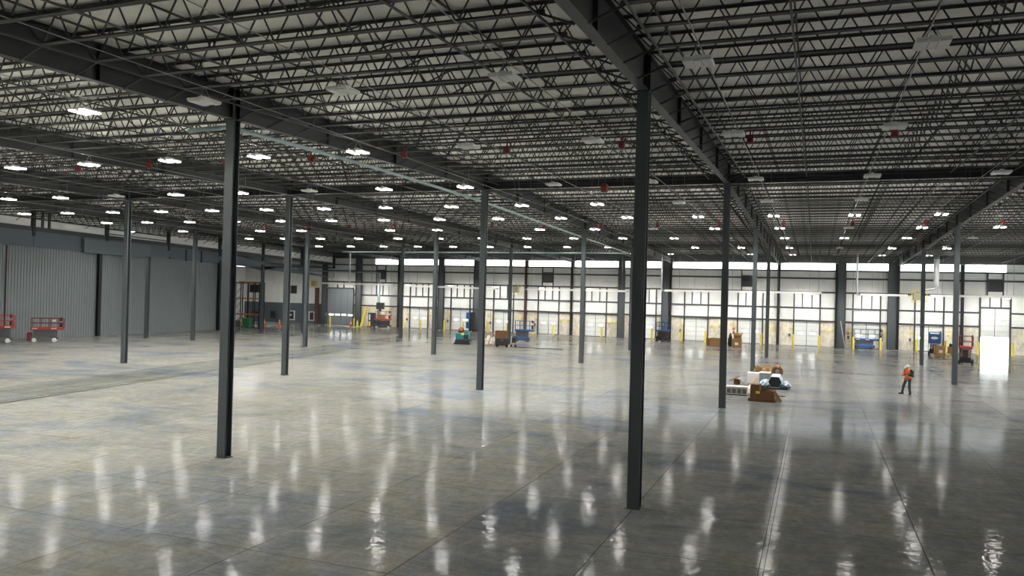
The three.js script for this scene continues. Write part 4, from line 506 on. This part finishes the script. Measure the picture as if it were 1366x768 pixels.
function bin(p, label, mat, w, h) { const t = thing('wheeled_bin', label, 'bin', p, 0.2, 'wheeled bins by the rack'); const g = bx(w, h, w * 1.05, 0, h / 2 + 0.08, 0), q = g.attributes.position; for (let i = 0; i < q.count; i++) if (q.getY(i) < h / 2) { q.setX(i, q.getX(i) * 0.78); q.setZ(i, q.getZ(i) * 0.78); } g.computeVertexNormals(); mesh('bin_body', g, mat, t); mesh('lid', rb(w * 1.08, 0.07, w * 1.14, 0.03, 0, h + 0.11, 0), mat, t); for (const s of [-1, 1]) mesh('wheel', cy(0.11, 0.11, 0.06, s * w * 0.36, 0.11, -w * 0.35, 12, 'x'), M.tyre, t); mesh('handle', bx(w * 0.8, 0.04, 0.04, 0, h + 0.05, -w * 0.62), mat, t); return t; }
bin([-69.95, 0, -84.7], 'green bin with papers beside a slim column at the rack bay', M.green, 0.95, 1.15); bin([-71.75, 0, -84.5], 'dark grey bin in front of the rack at far left', M.grey, 0.9, 0.85); bin([-72.9, 0, -84.6], 'black bin half hidden behind the large left column', M.dark, 0.8, 0.95);
{ const t = thing('yellow_cart', 'yellow tool cart between the grey and green bins', 'cart', [-70.85, 0, -85.1]); mesh('cart_body', rb(0.55, 0.95, 0.55, 0.05, 0, 0.72, 0), std(0.55, 0.27, 0.03, 0.6), t); mesh('tray', bx(1.0, 0.08, 0.6, -0.4, 1.25, 0, 0, 0.25), M.wood, t); for (const s of [-1, 1]) mesh('wheel', cy(0.13, 0.13, 0.08, s * 0.22, 0.13, 0.1, 12, 'x'), M.tyre, t); mesh('handle', bar([0.25, 1.1, 0], [0.35, 1.7, 0], 0.05), M.wood, t); mesh('axle_frame', bx(0.5, 0.1, 0.4, 0, 0.2, 0), M.dark, t); }
function cone(p, label, mat, h = 0.95) { const t = thing('traffic_cone', label, 'cone', p, 0, 'traffic cones'); mesh('cone_body', new THREE.LatheGeometry([[0.001, h], [0.035, h], [0.05, h * 0.97], [0.19, 0.06], [0.21, 0.03]].map((q) => new THREE.Vector2(...q)), 20), mat, t); mesh('base', rb(0.5, 0.045, 0.5, 0.02, 0, 0.0225, 0), mat, t); for (const [a, b] of [[0.45, 0.6], [0.72, 0.84]]) mesh('collar', cy(0.19 - 0.145 * b + 0.012, 0.19 - 0.145 * a + 0.012, h * (b - a), 0, h * (a + b) / 2, 0, 20), M.white, t); return t; }
cone([-70.6, 0, -89], 'leftmost orange traffic cone right of the slim rack column', M.orange, 1.1); cone([-69.5, 0, -90.8], 'middle orange and white traffic cone in the rack bay opening', M.orange, 1.1); cone([-68.5, 0, -90.4], 'rightmost red traffic cone beside the big grey column', std(0.6, 0.05, 0.04, 0.6), 1.1);
cone([-63.85, 0, -100.0], 'red cone at the right foot of the tall grey door', M.red, 0.85); cone([-62.85, 0, -100.2], 'lime green cone left of the leaning yellow post', M.lime, 0.95);
{ const t = thing('leaning_post', 'long yellow post leaning against a dark column at far left', 'post', [0, 0, 0]); mesh('post', bar([-63.1, 0.02, -101.6], [-62.7, 2.95, -102.5], 0.34, 0.3, 14), M.yellow, t); mesh('end_cap', bar([-63.11, 0.0, -101.57], [-63.09, 0.1, -101.6], 0.36, 0.32, 14), M.yellow, t); }
{ const t = thing('dark_cabinet', 'dark blue upright cabinet with white strip left of the lift', 'cabinet', [-61.6, 0, -102.2]); mesh('case', rb(0.95, 2.05, 0.7, 0.03, 0, 1.03, 0), std(0.03, 0.045, 0.08, 0.5), t); mesh('white_strip', bx(0.22, 0.85, 0.02, -0.2, 1.4, 0.355), M.white, t); }
{ const t = thing('hydrant_post', 'short yellow post with base in front of the dark cabinet', 'post', [-61.6, 0, -101.5]); mesh('post', cy(0.12, 0.14, 0.7, 0, 0.45, 0, 12), M.yellow, t); mesh('base', rb(0.7, 0.14, 0.4, 0.03, 0, 0.07, 0), M.cardd, t); }
{ const t = thing('wall_cart', 'dark blue upright equipment cart by the wall behind second-line column', 'cart', [-45.0, 0, -101.4]); mesh('frame', [bx(0.6, 2.6, 0.5, 0, 1.4, 0)], M.dark, t); mesh('side_panel', [bx(0.5, 0.9, 0.6, -0.5, 2.2, 0), bx(0.5, 0.9, 0.6, -0.5, 0.85, 0)], M.blue, t); for (const s of [-1, 1]) mesh('wheel', cy(0.12, 0.12, 0.06, s * 0.25, 0.12, 0.15, 12, 'z'), M.tyre, t); }
solo('leaning_rod', 'thin pale rod leaning on the wide column left of blue lift', 'rod', bar([3.4, 0.02, -102.1], [2.85, 3.2, -102.6], 0.07), M.galv);

// ---------------------------------------------------------------- people
function blend(bones, cell, k = 0.03, pad = 0.05) {      // tapered capsules joined by a smooth minimum, meshed with marching cubes
  const lo = [1e9, 1e9, 1e9], hi = [-1e9, -1e9, -1e9]; for (const [a, b, ra, rb2] of bones) for (let c = 0; c < 3; c++) { const r = Math.max(ra, rb2) + pad; lo[c] = Math.min(lo[c], a[c] - r, b[c] - r); hi[c] = Math.max(hi[c], a[c] + r, b[c] + r); }
  const ext = Math.max(hi[0] - lo[0], hi[1] - lo[1], hi[2] - lo[2]), n = Math.ceil(ext / cell) + 4, ctr = [0, 1, 2].map((c) => (lo[c] + hi[c]) / 2), half = n * cell / 2;
  const mc = new MarchingCubes(n, M.dark, false, false, 120000); mc.isolation = 0; mc.field.fill(-1);
  for (let z = 0; z < n; z++) { const pz = ctr[2] - half + z * cell; if (pz < lo[2] || pz > hi[2]) continue;
    for (let y = 0; y < n; y++) { const py = ctr[1] - half + y * cell; if (py < lo[1] || py > hi[1]) continue;
      for (let x = 0; x < n; x++) { const px = ctr[0] - half + x * cell; if (px < lo[0] || px > hi[0]) continue; let s = 0;
        for (const [a, b, ra, rb2, sq] of bones) { const dx = b[0] - a[0], dy = b[1] - a[1], dz = b[2] - a[2], q = sq ?? 1; const ex = px - a[0], ey = py - a[1], ez = pz - a[2], L = dx * dx + dy * dy + dz * dz; const t = L ? cl((ex * dx + ey * dy + ez * dz) / L) : 0; const fx = ex - t * dx, fy = ey - t * dy, fz = (ez - t * dz) / q; const d = Math.sqrt(fx * fx + fy * fy + fz * fz) - (ra + (rb2 - ra) * t); if (d < 0.4) s += Math.exp(-d / k); }
        mc.field[z * n * n + y * n + x] = s > 0 ? k * Math.log(s) : -1; } } }
  mc.update(); const c = mc.count, p = new Float32Array(c * 3); for (let i = 0; i < c; i++) for (let q = 0; q < 3; q++) p[i * 3 + q] = ctr[q] + mc.positionArray[i * 3 + q] * half;
  let g = new THREE.BufferGeometry(); g.setAttribute('position', new THREE.BufferAttribute(p, 3)); g = mergeVertices(g, 1e-5); g.computeVertexNormals(); g.setAttribute('uv', new THREE.Float32BufferAttribute(new Float32Array(g.attributes.position.count * 2), 2)); return g;
}
function handBones(w, dir, side, curl) {   // palm, four unequal fingers and a thumb from wrist w along dir
  const d = V(...dir).normalize(), s = V(...side).normalize(), n = d.clone().cross(s).normalize(), P = (a, b, c) => V(...w).addScaledVector(d, a).addScaledVector(s, b).addScaledVector(n, c).toArray(); const o = [];
  for (const b of [-0.028, -0.009, 0.010, 0.028]) o.push([P(0.01, b * 0.6, 0), P(0.085, b, 0), 0.016, 0.013]);
  [[-0.030, 0.058], [-0.010, 0.074], [0.010, 0.080], [0.030, 0.070]].forEach(([b, L]) => { o.push([P(0.085, b, 0), P(0.085 + L * 0.45, b * 1.12, curl * L * 0.3), 0.0095, 0.009], [P(0.085 + L * 0.45, b * 1.12, curl * L * 0.3), P(0.085 + L * 0.8, b * 1.15, curl * L * 0.75), 0.009, 0.0075]); });
  o.push([P(0.02, 0.03, 0), P(0.055, 0.058, curl * 0.015), 0.013, 0.011], [P(0.055, 0.058, curl * 0.015), P(0.09, 0.066, curl * 0.03), 0.0105, 0.0085]); return o;
}
function headBones(c, f) { const F = V(...f).normalize(), R = V(0, 1, 0).cross(F).normalize(), P = (a, b, d) => V(...c).addScaledVector(R, a).add(V(0, b, 0)).addScaledVector(F, d).toArray();
  return [[P(0, 0.03, -0.02), P(0, 0.03, 0.015), 0.085, 0.082], [P(0, -0.05, 0.02), P(0, -0.085, 0.055), 0.062, 0.035], [P(-0.03, -0.055, 0.03), P(0.03, -0.055, 0.03), 0.05, 0.05], [P(0, 0.015, 0.092), P(0, -0.025, 0.113), 0.010, 0.015], [P(-0.018, -0.058, 0.09), P(0.018, -0.058, 0.09), 0.009, 0.009], [P(-0.018, -0.069, 0.088), P(0.018, -0.069, 0.088), 0.01, 0.01], [P(-0.045, 0.035, 0.078), P(-0.018, 0.036, 0.086), 0.01, 0.01], [P(0.018, 0.036, 0.086), P(0.045, 0.035, 0.078), 0.01, 0.01], [P(-0.088, 0.02, -0.01), P(-0.09, -0.025, -0.005), 0.016, 0.011], [P(0.088, 0.02, -0.01), P(0.09, -0.025, -0.005), 0.016, 0.011]]; }
function person(p, turn, label, J, hat = true) {
  const t = thing('person', label, 'person', p, turn), f = J.face;
  const limbs = [[J.sh[0], J.el[0], 0.048, 0.04], [J.el[0], J.wr[0], 0.04, 0.028], [J.sh[1], J.el[1], 0.048, 0.04], [J.el[1], J.wr[1], 0.04, 0.028]], legs = [[J.hip[0], J.kn[0], 0.08, 0.052], [J.kn[0], J.an[0], 0.052, 0.036], [J.hip[1], J.kn[1], 0.08, 0.052], [J.kn[1], J.an[1], 0.052, 0.036]];
  const trunk = [[J.pel, J.waist, 0.125, 0.115, 0.8], [J.waist, J.chest, 0.115, 0.135, 0.8], [J.chest, J.neck, 0.13, 0.055, 0.8], [J.sh[0], J.sh[1], 0.06, 0.06], [J.neck, J.head, 0.052, 0.05]];
  const body = [blend([...trunk, ...limbs, ...legs], 0.014, 0.018)]; body.push(blend(headBones(J.head, f), 0.005, 0.007, 0.02)); for (const s of [0, 1]) body.push(blend(handBones(J.wr[s], J.hd[s], J.hs[s], 0.5), 0.0045, 0.003, 0.02));
  mesh('body', body, M.skin, t);
  const fat = (bs, a) => bs.map(([p0, p1, r0, r1, q]) => [p0, p1, r0 + a, r1 + a, q]);
  mesh('jacket', blend([...fat(trunk.slice(0, 4), 0.018), ...fat(J.bright ? limbs.slice(2, 4) : limbs, 0.022)], 0.014, 0.02), M.jacket, t);
  mesh('safety_vest', blend(fat([[V(...J.pel).lerp(V(...J.waist), 0.3).toArray(), J.waist, 0.182, 0.15, 0.85], trunk[1], [J.chest, V(...J.chest).lerp(V(...J.neck), 0.55).toArray(), 0.135, 0.11, 0.8], [V(...J.sh[0]).lerp(V(...J.chest), 0.3).toArray(), V(...J.sh[1]).lerp(V(...J.chest), 0.3).toArray(), 0.07, 0.07]], 0.034), 0.014, 0.02), M.orange, t);
  { const b = V(...J.pel).lerp(V(...J.waist), 0.55); mesh('reflective_band', cy(0.206, 0.216, 0.07, 0, 0, 0, 24).scale(1, 1, 0.86).translate(b.x, b.y, b.z), std(0.62, 0.38, 0.08, 0.5), t); }
  if (J.bright) mesh('sleeve', blend(fat(limbs.slice(0, 2), 0.024), 0.012, 0.015), M.orange, t);
  mesh('trousers', blend([...fat(legs, 0.022), [J.hip[0], J.hip[1], 0.095, 0.095], [J.pel, J.pel, 0.115, 0.115, 0.85]], 0.014, 0.025), M.jean, t);
  for (const s of [0, 1]) { const a = J.an[s], d = J.toe[s]; mesh('boot', blend([[[a[0], a[1] + 0.08, a[2]], [a[0], a[1] - 0.02, a[2]], 0.06, 0.055], [[a[0], J.fl[s] + 0.05, a[2]], [a[0] + d[0], J.fl[s] + 0.042, a[2] + d[2]], 0.052, 0.042], [[a[0] - d[0] * 0.3, J.fl[s] + 0.045, a[2] - d[2] * 0.3], [a[0], J.fl[s] + 0.05, a[2]], 0.044, 0.052]], 0.01, 0.012), M.boot, t); }
  const F = V(...f).normalize(), hc = V(...J.head).add(V(0, 0.055, 0)).addScaledVector(F, -0.005), ry = Math.atan2(F.x, F.z);
  const dome = new THREE.SphereGeometry(0.128, 22, 10, 0, 6.2832, 0, 1.62).scale(0.92, 0.95, 1.08), brim = cy(0.135, 0.138, 0.014, 0, -0.008, 0.012, 22).scale(0.95, 1, 1.14), peak = rb(0.17, 0.012, 0.08, 0.006, 0, -0.01, 0.165), ridge = new THREE.TorusGeometry(0.126, 0.012, 6, 20, Math.PI).rotateY(Math.PI / 2).scale(1, 0.97, 1.07);
  mesh('hard_hat', [dome, brim, peak, ridge].map((g) => g.rotateX(J.nod ?? 0).rotateY(ry).translate(hc.x, hc.y, hc.z)), M.white, t);
  return t;
}
{
  const t = person([5.32, 0, -53.35], -0.72, 'person in orange safety vest and white hard hat standing with folded arms', {
    pel: [0.01, 0.97, 0], waist: [0.02, 1.12, 0.0], chest: [0.02, 1.32, -0.01], neck: [0.015, 1.50, 0.0], head: [0.0, 1.63, 0.04], face: [-0.35, -0.25, 1], nod: 0.2, bright: true,
    sh: [[-0.185, 1.43, 0.0], [0.215, 1.43, 0.0]], el: [[-0.27, 1.16, 0.10], [0.30, 1.17, 0.09]], wr: [[0.06, 1.17, 0.25], [-0.05, 1.22, 0.24]], hd: [[1, 0.1, -0.12], [-1, 0.15, -0.1]], hs: [[0, 1, 0.1], [0, 1, 0.1]],
    hip: [[-0.10, 0.93, 0], [0.11, 0.93, 0]], kn: [[-0.20, 0.50, 0.10], [0.13, 0.50, 0.02]], an: [[-0.27, 0.10, 0.12], [0.15, 0.10, -0.03]], toe: [[-0.08, 0, 0.17], [0.06, 0, 0.17]], fl: [0, 0] });
  const b = thing('shoulder_bag', 'black bag hanging at the back of the standing person', 'bag', [5.32, 0, -53.35], -0.72); mesh('bag_body', rb(0.30, 0.40, 0.15, 0.05, 0.06, 1.24, -0.235), M.dark, b); mesh('strap', tube([[-0.1, 1.42, -0.19], [-0.13, 1.52, -0.06], [-0.12, 1.46, 0.14], [-0.13, 1.34, 0.17]], 0.018, 16, 6), M.dark, b);
}
// ride-on floor scrubber and its driver
{
  const P = [-34.6, 0, -75.9], turn = 0.25, t = thing('floor_scrubber', 'teal ride-on floor scrubber driven over the polished floor at the middle', 'cleaning machine', P, turn);
  mesh('lower_body', [rb(1.5, 0.36, 1.9, 0.08, 0, 0.32, 0), bx(1.62, 0.12, 0.5, 0, 0.16, 0.8)], M.dark, t);
  mesh('rear_hood', [rb(1.42, 0.72, 0.95, 0.14, 0, 0.84, 0.42), rb(0.62, 0.35, 0.85, 0.12, 0.38, 1.25, 0.42)], M.teal, t);
  mesh('front_hood', rb(1.2, 0.6, 0.55, 0.14, 0, 0.75, -0.78), M.teal, t);
  mesh('grille', [bx(0.5, 0.46, 0.03, 0.42, 0.82, 0.89)], M.dark, t); mesh('yellow_plate', bx(0.28, 0.24, 0.02, 0.08, 1.12, 0.895), M.yellow, t);
  mesh('seat', [rb(0.55, 0.14, 0.5, 0.05, -0.28, 0.98, -0.15), rb(0.5, 0.4, 0.12, 0.05, -0.28, 1.22, 0.12)], M.dark, t);
  mesh('steering_wheel', [new THREE.TorusGeometry(0.19, 0.018, 8, 24).rotateX(-1.0).translate(-0.28, 1.28, -0.62), bar([-0.28, 1.0, -0.78], [-0.28, 1.28, -0.62], 0.05)], M.dark, t);
  for (const s of [-1, 1]) { const w = mesh('wheel', new THREE.TorusGeometry(0.18, 0.09, 10, 20).rotateY(Math.PI / 2).translate(s * 0.72, 0.27, 0.35), M.tyre, t); mesh('hub', cy(0.14, 0.14, 0.14, s * 0.72, 0.27, 0.35, 14, 'x'), M.white, w); }
  mesh('front_wheel', cy(0.2, 0.2, 0.14, 0, 0.2, -0.75, 16, 'x'), M.tyre, t); mesh('squeegee', [bar([-0.85, 0.08, 1.05], [0.85, 0.08, 1.05], 0.1, 0.05), bar([-0.3, 0.3, 0.9], [-0.3, 0.1, 1.05], 0.06), bar([0.3, 0.3, 0.9], [0.3, 0.1, 1.05], 0.06)], M.dark, t);
  const q = (x, y, z) => [x - 0.28, y, -z - 0.15];   // driver faces the machine's front (-z)
  person(P, turn, 'person in orange vest and white hard hat driving the teal scrubber', {
    pel: q(0, 1.12, 0), waist: q(0, 1.26, -0.01), chest: q(0, 1.45, 0.0), neck: q(0, 1.62, 0.02), head: q(0, 1.76, 0.05), face: [0, -0.05, -1], nod: 0.05,
    sh: [q(-0.19, 1.56, 0.01), q(0.19, 1.56, 0.01)], el: [q(-0.25, 1.33, 0.14), q(0.25, 1.33, 0.14)], wr: [q(-0.17, 1.31, 0.37), q(0.17, 1.31, 0.37)], hd: [[0.1, 0.1, -1], [-0.1, 0.1, -1]], hs: [[1, 0.2, 0], [-1, 0.2, 0]],
    hip: [q(-0.1, 1.10, 0.02), q(0.1, 1.10, 0.02)], kn: [q(-0.14, 1.09, 0.30), q(0.14, 1.09, 0.30)], an: [q(-0.15, 0.70, 0.34), q(0.15, 0.70, 0.34)], toe: [[0, 0, -0.14], [0, 0, -0.14]], fl: [0.6, 0.6] });
}
scene.traverse((o) => { if (o.isLight) o.castShadow = true; });
renderer.render(scene, camera);
